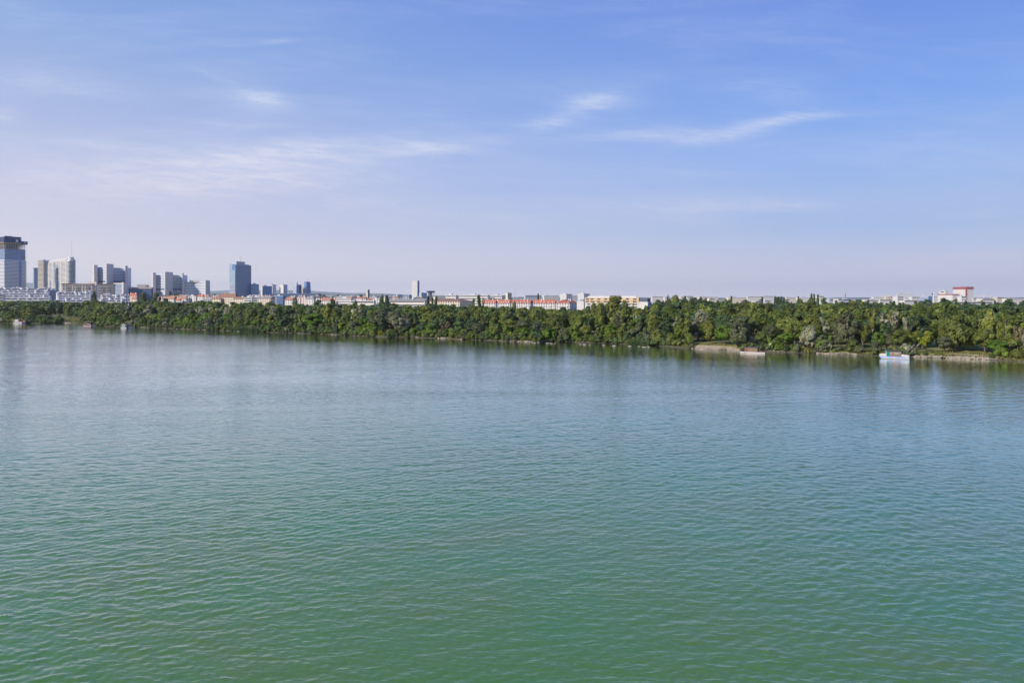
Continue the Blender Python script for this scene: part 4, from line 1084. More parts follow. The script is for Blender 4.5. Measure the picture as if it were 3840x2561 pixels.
# among the island trees
bld('hut', 'red-roofed hut half buried in trees left of the black poplars', 'hut', 2948, 2964, 2968, 520, 1184, a=40, rf='gable', rtop=1178, rmat='redroof', wall='white', style='none', chim=0)
bld('pavilion', 'white pavilion with dark openings glimpsed between trees above the blue houseboat', 'pavilion', 3296, 3318, 3330, 440, 1207, a=30, wall='white', style='bands', bandh=1.0, pitch=2.2, box=False)
def railing(px0, px1, py, Y, label):
    t = empty('footbridge', (X(px0, Y), Y, Z(py, Y))); tag(t, label, 'footbridge')
    Lx = X(px1, Y)-X(px0, Y)
    MB().box(0, Lx, 0, 3, -.7, -.1).build('deck', M['offwhite'], t)
    p = MB().box(-.08, .08, -.05, .05, -.1, 1.1).build('post', M['rail'], t)
    n = int(Lx/3)
    for i in range(1, n+1): dup(p, t, (Lx*i/n, 0, 0))
    MB().box(0, Lx, -.06, .06, 1.05, 1.2).build('handrail', M['rail'], t)
    q = MB().box(-.5, .5, .8, 2.2, -16, -.7).build('pier', M['concrete'], t); q.location.x = Lx*.2
    dup(q, t, (Lx*.8, 0, 0))
railing(942, 1052, 1159, 760, 'thin pale footbridge railing among the trees below the pale blue slab')
# ---------------------------------------------------------------- trees
LEAF_N = {'round': 4200, 'tall': 4200, 'column': 2600, 'ragged': 2900, 'dome': 4000, 'shrub': 1900, 'thin': 1500}
def crown_points(kind, rs):
    """clump centres and radii for a tree 10 units tall"""
    cl = []
    if kind == 'round':
        for _ in range(42):
            u = rs.normal(size=3); u /= np.linalg.norm(u); r = rs.uniform(.45, 1.0)**0.5
            cl.append((u[0]*2.9*r, u[1]*2.9*r, 6.1+u[2]*3.1*r, rs.uniform(.75, 1.35)))
    elif kind == 'dome':
        for _ in range(48):
            u = rs.normal(size=3); u[2] = abs(u[2]); u /= np.linalg.norm(u); r = rs.uniform(.4, 1.0)**0.5
            cl.append((u[0]*4.0*r, u[1]*4.0*r, 1.9+u[2]*7.0*r, rs.uniform(.8, 1.5)))
    elif kind == 'tall':
        for k in range(4):
            ax, ay = rs.uniform(-1.2, 1.2, 2); top = rs.uniform(8.0, 9.5)
            for j in range(12):
                z = 2.0 + (top-2.0)*(j+rs.uniform(0, 1))/12
                w = 1.5*math.sin(math.pi*min(1, (z-1.2)/(top-0.6)))**0.6
                t = rs.uniform(0, 2*math.pi)
                cl.append((ax+w*math.cos(t)*rs.uniform(.3, 1), ay+w*math.sin(t)*rs.uniform(.3, 1), z, rs.uniform(.55, 1.05)))
    elif kind == 'column':
        for j in range(34):
            z = 1.0 + 8.6*(j+rs.uniform(0, 1))/34
            w = .75*(math.sin(math.pi*min(1, (z+.8)/10.6))**.7)
            t = rs.uniform(0, 2*math.pi)
            cl.append((w*math.cos(t)*rs.uniform(.3, 1), w*math.sin(t)*rs.uniform(.3, 1), z, rs.uniform(.42, .75)))
    elif kind == 'ragged':
        for k in range(6):
            t = rs.uniform(0, 2*math.pi); ln = rs.uniform(2.0, 3.6); zt = rs.uniform(6.0, 9.4)
            for j in range(6):
                f = (j+1.5)/7
                cl.append((math.cos(t)*ln*f+rs.uniform(-.5, .5), math.sin(t)*ln*f+rs.uniform(-.5, .5), 2.4+(zt-2.4)*f+rs.uniform(-.3, .4), rs.uniform(.5, 1.0)))
    elif kind == 'shrub':
        for _ in range(26):
            u = rs.normal(size=3); u[2] = abs(u[2])*1.1; u /= np.linalg.norm(u); r = rs.uniform(.3, 1.0)**0.5
            cl.append((u[0]*6.0*r, u[1]*5.0*r, 1.2+u[2]*7.4*r, rs.uniform(1.2, 2.3)))
    elif kind == 'thin':
        for k in range(5):
            t = rs.uniform(0, 2*math.pi); ln = rs.uniform(.8, 2.2); zt = rs.uniform(6.5, 9.4)
            for j in range(5):
                f = (j+2)/7
                cl.append((math.cos(t)*ln*f+rs.uniform(-.3, .3), math.sin(t)*ln*f+rs.uniform(-.3, .3), 3.0+(zt-3.0)*f, rs.uniform(.35, .75)))
    return np.array(cl)

def leaf_arrays(cl, n, rs, size, stretch=1.0):
    w = cl[:, 3]**2; idx = rs.choice(len(cl), n, p=w/w.sum())
    c = cl[idx]
    d = rs.normal(size=(n, 3)); d /= np.linalg.norm(d, axis=1)[:, None]
    r = c[:, 3]*(0.35+0.65*rs.uniform(0, 1, n)**0.6)
    p = c[:, :3] + d*r[:, None]*np.array([1, 1, .8*stretch])
    p[:, 2] = np.maximum(p[:, 2], 0.25)
    ctr = np.array([0, 0, cl[:, 2].mean()*.8]); og = p - ctr; og /= np.linalg.norm(og, axis=1)[:, None]+1e-6
    nrm = d*0.75 + og*0.7 + rs.normal(size=(n, 3))*0.34 + np.array([0, 0, .2]); nrm /= np.linalg.norm(nrm, axis=1)[:, None]
    a = np.cross(nrm, rs.normal(size=(n, 3))); a /= np.linalg.norm(a, axis=1)[:, None]
    b = np.cross(nrm, a)
    s = (size*rs.uniform(.55, 1.25, n))[:, None]
    v = np.stack([p - a*s, p - b*s*.55 + nrm*s*.12, p + a*s, p + b*s*.55 - nrm*s*.12], 1)   # kite shaped spray
    tone = np.clip(0.5 + 0.20*rs.normal(size=len(cl))[idx] + 0.07*rs.normal(size=n), 0, 1)
    return v.reshape(-1, 3), tone
def leaf_mesh(name, v, tone):
    n = len(v)//4
    me = bpy.data.meshes.new(name)
    me.vertices.add(len(v)); me.vertices.foreach_set('co', v.astype(np.float32).ravel())
    me.loops.add(len(v)); me.loops.foreach_set('vertex_index', np.arange(len(v), dtype=np.int32))
    me.polygons.add(n); me.polygons.foreach_set('loop_start', np.arange(0, len(v), 4, dtype=np.int32))
    at = me.attributes.new('tone', 'FLOAT', 'FACE'); at.data.foreach_set('value', tone.astype(np.float32))
    me.update(calc_edges=True)
    return me
def trunk_mesh(name, cl, kind, rs):
    mb = MB()
    if kind == 'shrub':
        for k in range(4):
            c = cl[rs.integers(len(cl))]; mb.tube((0, 0, -.4), (c[0]*.6, c[1]*.6, c[2]*.7), .22, .08, 5)
        return mb.mesh(name)
    tr = {'round': .26, 'dome': .34, 'tall': .26, 'column': .2, 'ragged': .24, 'thin': .14}[kind]
    pts = [(0, 0, -.5)]; x = y = 0
    for z in (1.2, 2.8, 4.6, 6.6, 8.4):
        x += rs.uniform(-.18, .18); y += rs.uniform(-.18, .18); pts.append((x, y, z))
    for i in range(len(pts)-1):
        mb.tube(pts[i], pts[i+1], tr*(1-i*.18), tr*(1-(i+1)*.18), 7)
    for k in range(9 if kind != 'column' else 5):
        c = cl[rs.integers(len(cl))]; base = pts[1 + k % 3]
        bz = min(base[2]+rs.uniform(0, 1.2), max(c[2]-.5, 1.0))
        p = (base[0], base[1], bz); q = (c[0]*.55+base[0]*.45, c[1]*.55+base[1]*.45, bz+(c[2]-bz)*.45)
        mb.tube(p, q, tr*.45, tr*.3, 5); mb.tube(q, tuple(c[:3]), tr*.3, tr*.08, 5)
    return mb.mesh(name)
PROTO = {}
NOMW = {'round': 7.4, 'dome': 10.2, 'tall': 5.2, 'column': 2.3, 'ragged': 7.2, 'shrub': 14.5, 'thin': 4.4}
LS = {'round': .40, 'dome': .46, 'tall': .36, 'column': .34, 'ragged': .36, 'shrub': .80, 'thin': .30}
for kind, nv in (('round', 5), ('dome', 4), ('tall', 5), ('column', 3), ('ragged', 4), ('shrub', 5), ('thin', 3)):
    PROTO[kind] = []
    for k in range(nv):
        rs = np.random.default_rng(100+17*k+len(kind)*31)
        cl = crown_points(kind, rs)
        v, tone = leaf_arrays(cl, LEAF_N[kind], rs, LS[kind], 1.25 if kind in ('column', 'tall') else 1.0)
        lo = leaf_arrays(cl, LEAF_N[kind]//4, rs, LS[kind]*1.75)
        zmax = np.percentile(v[:, 2], 99.3); v[:, 2] *= 10/zmax; lo[0][:, 2] *= 10/zmax
        PROTO[kind].append((leaf_mesh('crown', v, tone), trunk_mesh('trunk', cl, kind, rs), lo))

KNAME = {'round': 'broadleaf_tree', 'dome': 'willow_tree', 'tall': 'poplar_tree', 'column': 'lombardy_poplar', 'ragged': 'willow_tree', 'shrub': 'shrub', 'thin': 'young_tree'}
KCAT = {'shrub': 'shrub'}
KWORD = {'round': 'round tree', 'dome': 'wide tree', 'tall': 'upright tree', 'column': 'columnar poplar', 'ragged': 'ragged tree', 'shrub': 'shrub', 'thin': 'slender tree'}
MWORD = {'olive': 'olive', 'green': 'green', 'dark': 'dark green', 'silver': 'silvery', 'grey': 'grey-green', 'bright': 'bright green', 'yellow': 'yellowish', 'dry': 'brownish'}

SKYL = [(0,1124),(40,1124),(100,1123),(160,1127),(200,1120),(230,1131),(280,1133),(320,1128),(340,1112),(366,1114),(380,1131),(430,1131),(470,1130),(505,1130),(530,1126),(545,1115),(590,1116),(605,1125),(640,1130),(700,1133),(725,1133),
 (745,1124),(770,1121),(795,1127),(830,1131),(870,1131),(900,1136),(960,1132),(1020,1135),(1060,1138),(1085,1143),(1100,1136),(1140,1140),(1170,1144),(1200,1136),(1235,1140),(1290,1140),(1340,1135),(1390,1143),
 (1430,1130),(1470,1134),(1500,1139),(1560,1146),(1600,1142),(1640,1139),(1690,1144),(1730,1148),(1770,1140),(1800,1146),(1850,1151),(1920,1150),(1960,1152),(2010,1147),(2060,1157),(2110,1163),(2150,1157),(2190,1159),(2230,1152),
 (2260,1138),(2330,1139),(2370,1150),(2400,1156),(2430,1152),(2455,1140),(2480,1132),(2510,1122),(2560,1124),(2600,1126),(2640,1128),(2690,1132),(2740,1133),(2800,1135),(2860,1136),(2920,1138),(2980,1135),(3030,1130),(3090,1134),
 (3140,1136),(3200,1138),(3240,1136),(3340,1138),(3400,1141),(3470,1139),(3520,1130),(3580,1134),(3620,1140),(3690,1140),(3740,1135),(3780,1130),(3830,1138),(3900,1138)]
_sx = [a for a, b in SKYL]; _sy = [b for a, b in SKYL]
def skyl(px): return float(np.interp(px, _sx, _sy))
RT = random.Random(21)
POOL = []
def add(kind, mk, px, Y, top, wpx=None, wm=None, label=None, pale=False, hero=False, z0=None, name=None, sink=0.0):
    x = X(px, Y); z0 = gz(x, Y) if z0 is None else z0
    h = max(Z(top, Y) - z0, 0.8)
    w_ = wm if wm is not None else wpx/F*Y
    POOL.append(dict(kind=kind, mk=mk, px=px, Y=Y, x=x, z0=z0-sink, h=h+sink, w=w_, label=label, pale=pale, hero=hero, top=top, d=dist_bank(x, Y), name=name, wpx=w_/Y*F))

def hero(kind, mk, px, top, wpx, label, d=None, Y=None, bot=None, pale=False, name=None):
    """bot = tick of the foot on the ground, else d metres behind the bank or distance Y"""
    if bot is not None: Y = (H-2.2)*F/(bot-HY)
    elif d is not None:
        s, dd = 0, d
        Y = YD(px, d + shore_d(sd_of(X(px, YD(px, d)), YD(px, d))[0]))
    add(kind, mk, px, Y, top, wpx=wpx, label=label, pale=pale, hero=True, name=name)

HEROES = [
 # town side
 ('dome','dark',353,1096,36,'dark spreading tree in the gap between the two beige apartment slabs',dict(Y=1060)),
 ('dome','dark',541,1098,58,'broad dark tree in front of the low blue conference hall',dict(Y=1040)),
 ('round','dark',587,1099,30,'round dark tree before the left foot of the grey curved tower',dict(Y=1030)),
 ('column','dark',639,1094,14,'pointed dark tree before the middle slab of the grey curved tower',dict(Y=1350)),
 ('round','dark',662,1102,34,'low dark tree before the right wing of the grey curved tower',dict(Y=1350)),
 ('round','dark',752,1101,26,'small dark tree before the right part of the lower curved block',dict(Y=1300)),
 ('round','dark',806,1104,22,'distant dark tree between the lower curved block and the brown-roofed hall',dict(Y=1350)),
 ('dome','dark',1106,1129,44,'dark round tree under the grey gable of the red-roofed white house',dict(Y=930)),
 ('dome','dark',1196,1126,58,'broad dark tree between the ornate white house and the broad orange roof',dict(Y=900)),
 ('dome','dark',1248,1122,40,'dark tree before the left end of the long white apartment house',dict(Y=900)),
 ('column','dark',1207,1104,9,'slim dark tree among low roofs before the hills, left one',dict(Y=1300)),
 ('round','dark',1214,1105,18,'dark tree cluster among low roofs right of the bluish box building',dict(Y=1290)),
 ('round','dark',1270,1106,20,'lone dark round tree standing above the long white apartment house',dict(Y=1280)),
 ('round','dark',1353,1106,20,'dark tree directly left of the slim concrete tower',dict(Y=1320)),
 ('column','dark',1432,1110,20,'left one of the paired dark poplars right of the ribbon-window building',dict(Y=740)),
 ('column','dark',1451,1108,18,'right one of the paired dark poplars right of the ribbon-window building',dict(Y=735)),
 ('column','dark',1605,1112,13,'leftmost of three dark poplars before the brown-roofed long block',dict(Y=700)),
 ('column','dark',1621,1117,11,'middle and lowest of three dark poplars before the brown-roofed long block',dict(Y=705)),
 ('column','dark',1636,1112,15,'rightmost of three dark poplars before the brown-roofed long block',dict(Y=700)),
 ('column','dark',1776,1121,14,'shorter poplar left of the tall poplar at the red roofs',dict(Y=690)),
 ('column','dark',1796,1107,20,'tall dark poplar marking the left end of the red roofs',dict(Y=680)),
 ('thin','dark',1812,1116,11,'sparse slender tree just right of the tall poplar at the red roofs',dict(Y=680)),
 ('round','green',1929,1131,20,'lone green tree standing up before the red roofs',dict(Y=760)),
 ('column','dark',2018,1101,9,'single dark pointed tree on the skyline behind the red roofs',dict(Y=1700)),
 # island crest
 ('tall','olive',2300,1111,86,'tallest broad olive poplar rising before the beige-topped long block',dict(Y=490)),
 ('tall','olive',2250,1137,46,'olive shoulder tree at the left foot of the tallest broad poplar',dict(Y=470)),
 ('round','olive',2228,1134,30,'olive rounded tree before the white lower floors of the beige-topped block',dict(Y=500)),
 ('tall','green',2345,1128,34,'green tree at the right flank of the tallest broad poplar',dict(Y=505)),
 ('round','olive',2531,1109,48,'high olive tree topping the skyline right of the dark penthouse block',dict(Y=560)),
 ('round','green',2506,1108,16,'small rounded top left of the high olive skyline tree',dict(Y=580)),
 ('tall','dark',2594,1116,22,'upright dark tree right of the high olive skyline tree',dict(Y=600)),
 ('dome','dark',2648,1121,40,'dark spreading tree before the long cream slab',dict(Y=560)),
 ('dome','dark',2722,1127,54,'round dark olive tree left of the cream slab with dark poplar',dict(Y=520)),
 ('round','green',2664,1133,26,'green tree filling the dip below the bright white house',dict(Y=600)),
 ('column','dark',2743,1111,10,'dark poplar cutting into the long cream slab on the horizon',dict(Y=1300)),
 ('round','olive',2830,1136,60,'large olive tree left of the red-roofed hut, left crown',dict(Y=405)),
 ('dome','olive',2880,1142,76,'large olive tree left of the red-roofed hut, right crown',dict(Y=395)),
 ('column','dark',2858,1113,11,'dark cone-shaped tree on the horizon above the olive crowns',dict(Y=1250)),
 ('column','dark',2908,1112,14,'far dark poplar row on the horizon, leftmost tree',dict(Y=1200)),
 ('column','dark',2919,1113,14,'far dark poplar row on the horizon, second tree',dict(Y=1200)),
 ('column','dark',2930,1112,14,'far dark poplar row on the horizon, third tree',dict(Y=1200)),
 ('column','dark',2940,1115,13,'far dark poplar row on the horizon, rightmost tree',dict(Y=1200)),
 ('column','dark',2994,1112,9,'small dark poplar between the cream hall and the white hall',dict(Y=1300)),
 ('round','green',2950,1130,30,'rounded green tree above the red-roofed hut',dict(Y=560)),
 ('dome','green',3004,1126,40,'mid green round tree left of the four black poplars',dict(Y=640)),
 ('column','dark',3043,1103,12,'first of the four black poplars, tallest on the left',dict(Y=560)),
 ('column','dark',3053,1104,12,'second of the four black poplars, close beside the tallest',dict(Y=558)),
 ('column','dark',3067,1106,14,'third of the four black poplars, standing slightly apart',dict(Y=555)),
 ('column','dark',3091,1118,17,'fourth and lowest of the four black poplars',dict(Y=545)),
 ('column','dark',3136,1128,18,'broad dark poplar right of the four black poplars, paler left one',dict(Y=520)),
 ('column','dark',3158,1132,18,'broad dark poplar below the thin chimney',dict(Y=518)),
 ('dome','olive',3060,1151,62,'olive round crown directly beneath the four black poplars',dict(Y=470)),
 ('dome','olive',3200,1131,52,'wide olive tree right of the thin chimney',dict(Y=560)),
 ('tall','olive',3232,1132,26,'olive upright tree on the right flank of the wide tree by the chimney',dict(Y=565)),
 ('column','dark',3341,1132,18,'black poplar below the tall white block, left one',dict(Y=520)),
 ('column','dark',3352,1130,16,'black poplar below the tall white block, middle one',dict(Y=520)),
 ('column','dark',3374,1136,20,'black poplar below the tall white block, right one',dict(Y=505)),
 ('dome','dark',3480,1125,80,'dark wood crown before the striped glass office',dict(Y=1000)),
 ('dome','dark',3545,1120,96,'broad dark wood crown before the red-banded works',dict(Y=950)),
 ('column','dark',3433,1131,16,'dark spruce left of the wood before the striped office',dict(Y=850)),
 ('column','dark',3584,1129,12,'dark pointed spruce at the right end of the dark wood',dict(Y=900)),
 ('dome','dark',3782,1125,100,'huge round dark tree before the pale hall at the right edge',dict(Y=560)),
 ('round','yellow',3584,1155,48,'pale yellowish round crown among green ones below the works',dict(Y=520)),
 ('round','dark',3530,1150,38,'dark rounded tree left of the pale yellowish crown',dict(Y=540)),
 ('dome','olive',3500,1142,44,'domed olive tree left above the dark rounded tree',dict(Y=580)),
 ('dome','olive',2372,1146,38,'olive tree before the white floors right of the tallest broad poplar',dict(Y=500)),
 ('dome','green',2424,1149,50,'green tree hiding the foot of the dark penthouse block',dict(Y=520)),
 ('round','olive',2457,1142,36,'olive tree right of the dark penthouse block',dict(Y=530)),
 ('round','dark',2205,1148,30,'dark tree at the foot of the plain white end block',dict(Y=560)),
 ('round','dark',622,1119,22,'small dark tree at the left end of the large orange-roofed house',dict(Y=1060)),
 ('round','dark',1334,1129,22,'dark tree before the right end of the long white apartment house',dict(Y=880)),
 ('dome','dark',1016,1132,40,'dark tree under the cream flat-roofed house with grey gable',dict(Y=930)),
 ('round','dark',940,1133,30,'dark tree under the flat block with dark glass floors',dict(Y=960)),
 ('round','dark',2112,1152,36,'dark tree before the shaded right gable of the red-roofed terrace',dict(Y=760)),
 ('round','green',1700,1141,30,'green tree before the right end of the brown-roofed long block',dict(Y=800)),
 # waterline
 ('round','dark',18,1168,60,'dark tree at the far left edge above the white cabin boat',dict(d=18)),
 ('dome','olive',105,1162,64,'olive domed tree right above the white cabin boat',dict(d=14)),
 ('dome','dark',165,1180,70,'dark bushy tree between the white cabin boat and the grass clearing',dict(d=9)),
 ('shrub','dark',215,1186,52,'dark bush at the left end of the grass clearing',dict(d=5)),
 ('dome','olive',372,1156,62,'big olive willow just right of the red-brown boat',dict(d=9),),
 ('dome','olive',420,1160,54,'big olive willow between the red-brown boat and the teal houseboat',dict(d=14)),
 ('shrub','bright',459,1206,16,'small bright green bush directly above the teal houseboat',dict(d=3)),
 ('round','grey',815,1186,36,'grey-green rounded tree left of the reed bed',dict(d=10)),
 ('ragged','silver',1030,1150,46,'leaning silvery tree with pale limbs below the pale blue slab',dict(d=22),True),
 ('round','bright',1180,1178,80,'rich green spreading tree below the white ornate house',dict(d=12)),
 ('tall','olive',1232,1137,48,'tall olive poplar below the broad orange roof',dict(d=40)),
 ('round','yellow',1283,1209,36,'ochre yellow tree at the water below the long white apartment house',dict(d=5)),
 ('shrub','yellow',1427,1237,26,'small yellow bush at the water below the paired poplars, left one',dict(d=3)),
 ('shrub','yellow',1460,1236,30,'yellow-olive bush at the water left of the silvery tree',dict(d=4)),
 ('ragged','silver',1498,1192,60,'pale silvery willow at the water below the grey-roofed hall',dict(d=6),True),
 ('ragged','silver',1530,1196,50,'right one of the pale silvery willows below the grey-roofed hall',dict(d=9),True),
 ('dome','dark',1520,1222,60,'dark low crown at the foot of the pale silvery willows',dict(d=4)),
 ('ragged','dry',1665,1206,48,'bare brownish tree below the brown-roofed long block',dict(d=10),True),
 ('dome','green',1705,1238,56,'grey-green dome bush at the water below the brown-roofed long block',dict(d=4)),
 ('thin','dry',1811,1190,18,'dead pale slender tree below the tall poplar at the red roofs',dict(d=14),True),
 ('round','bright',1900,1220,42,'bright green tree at the water below the left red roofs',dict(d=8)),
 ('round','bright',1948,1228,48,'bright yellow-green tree at the water under the lone green tree',dict(d=7)),
 ('round','yellow',2137,1226,40,'yellow leaning tree at the water below the right end of the red roofs',dict(d=7)),
 ('dome','bright',2290,1215,72,'rich green tree below the tallest broad poplar',dict(d=9)),
 ('round','bright',2385,1196,50,'bright green round tree left of the gravel spit with white blossom behind',dict(d=15)),
 ('ragged','silver',2382,1179,26,'cream-blossomed small tree above the bright green round tree',dict(d=22)),
 ('tall','olive',2572,1186,60,'olive upright willow above the left end of the gravel spit',dict(d=12)),
 ('shrub','green',2587,1248,42,'fresh green bush at the left end of the gravel spit',dict(d=4)),
 ('dome','grey',2772,1192,110,'large grey-green willow right of the gravel spit beside the brown raft cabin',dict(d=8)),
 ('round','bright',2700,1236,46,'yellow-green low tree behind the gravel spit',dict(d=16)),
 ('shrub','bright',2885,1264,40,'yellow-green bush right of the brown raft cabin under the slanting pole',dict(d=5)),
 ('round','bright',2945,1248,66,'bright yellow-green spreading tree right of the brown raft cabin',dict(d=7)),
 ('tall','olive',2962,1224,36,'olive upright tree behind the bright spreading tree by the raft',dict(d=11)),
 ('dome','silver',3032,1222,76,'pale silver willow hanging over the water right of the brown raft cabin',dict(d=5)),
 ('dome','grey',3178,1178,130,'huge grey-green white poplar between the raft cabin and the blue houseboat',dict(d=16),True),
 ('ragged','silver',3090,1190,50,'silvery ragged tree behind the pale silver willow',dict(d=26)),
 ('thin','olive',3268,1156,48,'olive birch-like tree with pale trunk left of the blue houseboat',dict(d=22),True),
 ('shrub','silver',3112,1284,22,'small silvery bush right of the pale silver willow',dict(d=5)),
 ('shrub','grey',3155,1296,56,'grey-green bush by the water under the huge white poplar',dict(d=4)),
 ('shrub','grey',3225,1296,60,'wide grey bush by the water left of the blue houseboat',dict(d=4)),
 ('round','bright',3292,1246,56,'vivid green tree directly left above the blue houseboat',dict(d=8)),
 ('round','green',3372,1238,60,'green tree directly behind the blue houseboat cabin',dict(d=10)),
 ('ragged','silver',3405,1192,44,'silvery tree with thin pale stems above the blue houseboat',dict(d=24),True),
 ('ragged','yellow',3460,1240,76,'golden yellow tree leaning over the bank right of the blue houseboat',dict(d=6)),
 ('round','grey',3540,1262,66,'grey-green tree right of the golden yellow tree',dict(d=9)),
 ('dome','olive',3592,1178,140,'great olive maple behind the riverside path at the right',dict(d=18)),
 ('round','olive',3560,1198,70,'olive crown at the left side of the great maple',dict(d=24)),
 ('dome','olive',3710,1166,110,'wide olive grove crown with dark understorey right of the great maple',dict(d=28)),
 ('ragged','olive',3775,1172,70,'tall olive tree with bare lower limbs near the right edge',dict(d=24),True),
 ('round','bright',3738,1276,72,'bright green tree at the right end of the riverside path',dict(d=7)),
 ('shrub','bright',3758,1300,60,'bright low bush at the water at the right end of the stones',dict(d=4)),
 ('thin','dry',3818,1226,40,'pale dry tree with whitish trunk, left of the pair at the right edge',dict(d=11),True),
 ('thin','silver',3836,1232,34,'pale dry tree with whitish trunk, outermost at the right edge',dict(d=8),True),
 ('shrub','olive',3815,1312,60,'dull olive bush at the water under the pale dry trees',dict(d=3)),
]
for h in HEROES:
    kind, mk, px, top, wpx, lb, kw = h[:7]
    hero(kind, mk, px, top, wpx, lb, pale=len(h) > 7, **kw)
HP = [(p['x'], p['Y'], p['w']) for p in POOL]

CLEAR = [(232, 314, -1, 84), (112, 316, 24, 84), (2600, 2762, -4, 9), (3500, 3712, -4, 7), (1640, 1650, 0, 4), (1775, 1885, 70, 100)]
def blocked(px, ds):
    for a, b, d0, d1 in CLEAR:
        if a < px < b and d0 <= ds < d1: return True
    return False
ROWS = [  # metres behind the water's edge, spacing, heights, kinds, leaf weights
 (1.1, 4.2, 2.2, 4.2, ['shrub'], ['olive', 'green', 'green', 'grey', 'dark', 'dark']),
 (3.2, 6.2, 2.8, 5.6, ['shrub'], ['olive', 'green', 'green', 'grey', 'bright', 'dark', 'silver']),
 (6.5, 8.2, 4.5, 9.0, ['shrub', 'round', 'dome', 'round', 'dome'], ['green', 'green', 'dark', 'olive', 'bright', 'grey']),
 (13, 10.0, 8.0, 13.0, ['round', 'dome', 'tall', 'ragged', 'round'], ['green', 'olive', 'dark', 'olive', 'grey', 'bright']),
 (22, 11.5, 11, 16.5, ['tall', 'round', 'tall', 'dome', 'thin'], ['olive', 'green', 'olive', 'dark', 'grey']),
 (34, 13, 13, 18.5, ['tall', 'round', 'tall', 'dome', 'ragged'], ['olive', 'green', 'olive', 'dark', 'olive', 'silver']),
 (49, 14, 14, 19, ['tall', 'round', 'dome', 'tall'], ['olive', 'green', 'olive', 'dark']),
 (68, 15, 14, 20, ['tall', 'round', 'dome'], ['olive', 'green', 'dark', 'olive']),
 (92, 16, 14, 20, ['tall', 'round', 'dome'], ['olive', 'green', 'dark']),
 (120, 15, 14, 21, ['tall', 'round', 'dome'], ['olive', 'green', 'dark']),
 (152, 15, 14, 21, ['round', 'dome', 'tall'], ['olive', 'green', 'dark']),
 (188, 16, 14, 21, ['round', 'dome'], ['green', 'dark', 'olive']),
 (228, 16, 14, 20, ['round', 'dome'], ['green', 'dark']),
 (420, 15, 12, 18, ['dome', 'round'], ['dark', 'green', 'dark']),
 (446, 15, 12, 18, ['dome', 'round'], ['dark', 'green', 'dark']),
]
FARROWS = [(520, 17), (600, 19), (700, 21), (820, 24), (980, 26), (1150, 30), (1350, 34), (1600, 40)]
for (d, sp, h0, h1, kinds, mks) in ROWS:
    s = -420.0
    while s < 1250:
        s += sp*RT.uniform(.75, 1.25)
        dd = d + sp*RT.uniform(-.28, .28)*(0.4 if d < 8 else 1)
        x, y = world(s, shore_d(s) + dd)
        if y < 60: continue
        px = HX + F*x/y
        if not -70 < px < 3920 or blocked(px, dd): continue
        if any((x-a)**2 + (y-b)**2 < (0.30*w_+1.5)**2 for a, b, w_ in HP): continue
        h = RT.uniform(h0, h1); kind = RT.choice(kinds); mk = RT.choice(mks)
        z0 = gz(x, y)
        cap = skyl(px) + RT.uniform(1, 11 if d > 60 else 22)
        h = min(h, Z(cap, y) - z0)
        if d >= 150: h = max(h0*.8, min(Z(cap, y) - z0, 22 if px > 2400 else 20))
        if 110 < px < 236 and dd < 24: h = min(h, 6.0)
        if h < 2.0: continue
        ratio = NOMW[kind]/10*RT.uniform(.9, 1.35)*(1.02 if h > 12 else 1.2)
        if kind == 'shrub': ratio = RT.uniform(1.2, 2.0)
        POOL.append(dict(kind=kind, mk=mk, px=px, Y=y, x=x, z0=z0, h=h, w=h*ratio, label=None, pale=(kind in ('thin', 'ragged') and RT.random() < .6), hero=False,
                         top=HY+(H-z0-h)/y*F, d=dd, name=None, wpx=h*ratio/y*F))
for d, sp in FARROWS:
    s = 150.0
    while s < 2400:
        s += sp*RT.uniform(.7, 1.3)
        x, y = world(s, d + RT.uniform(-14, 14))
        if y < 200: continue
        px = HX + F*x/y
        if not 2445 < px < 3920: continue
        z0 = 3.4
        cap = skyl(px) + (RT.uniform(-3, 6) if d < 900 else RT.uniform(-13, 4))
        h = min(RT.uniform(13, 24) if d < 900 else 30, Z(cap, y) - z0)
        if h < 6: continue
        kind = RT.choice(['dome', 'round', 'dome', 'tall']); mk = RT.choice(['dark', 'green', 'dark', 'grey', 'olive'])
        ratio = NOMW[kind]/10*RT.uniform(.85, 1.25)
        POOL.append(dict(kind=kind, mk=mk, px=px, Y=y, x=x, z0=z0, h=h, w=h*ratio, label=None, pale=False, hero=False, top=HY+(H-z0-h)/y*F, d=d, name=None, wpx=h*ratio/y*F))

# how much of each shows: walk from near to far over a coarse horizon buffer
cover = np.full(500, 5000.0)
for t in sorted(POOL, key=lambda q: q['Y']):
    c0, c1 = int((t['px']-t['wpx']*.42+60)/8), int((t['px']+t['wpx']*.42+60)/8)
    foot = HY + (H-t['z0'])/t['Y']*F
    e = 0.0
    for c in range(max(c0, 0), min(c1, 499)+1):
        e += max(0.0, min(cover[c], foot) - t['top'])*8
        cover[c] = min(cover[c], t['top'] + t['h']*.10/t['Y']*F)
    t['exp'] = e
SHR = [t for t in POOL if t['kind'] == 'shrub']
TRE = [t for t in POOL if t['kind'] != 'shrub']
for t in POOL:
    if t['hero']: t['exp'] += 1e6
TRE.sort(key=lambda q: -q['exp']); SHR.sort(key=lambda q: -q['exp'])
NT = 298
IND = [t for t in TRE[:NT] if t['exp'] > 0] + [t for t in SHR[:170] if t['exp'] > 0]
REST = [t for t in TRE[NT:] if t['exp'] > 0] + [t for t in SHR[170:] if t['exp'] > 0]
# trees wholly hidden still thicken the wood behind the first rows
HID = [t for t in TRE[NT:] if t['exp'] <= 0 and t['d'] < 160]
REST += HID[::3]

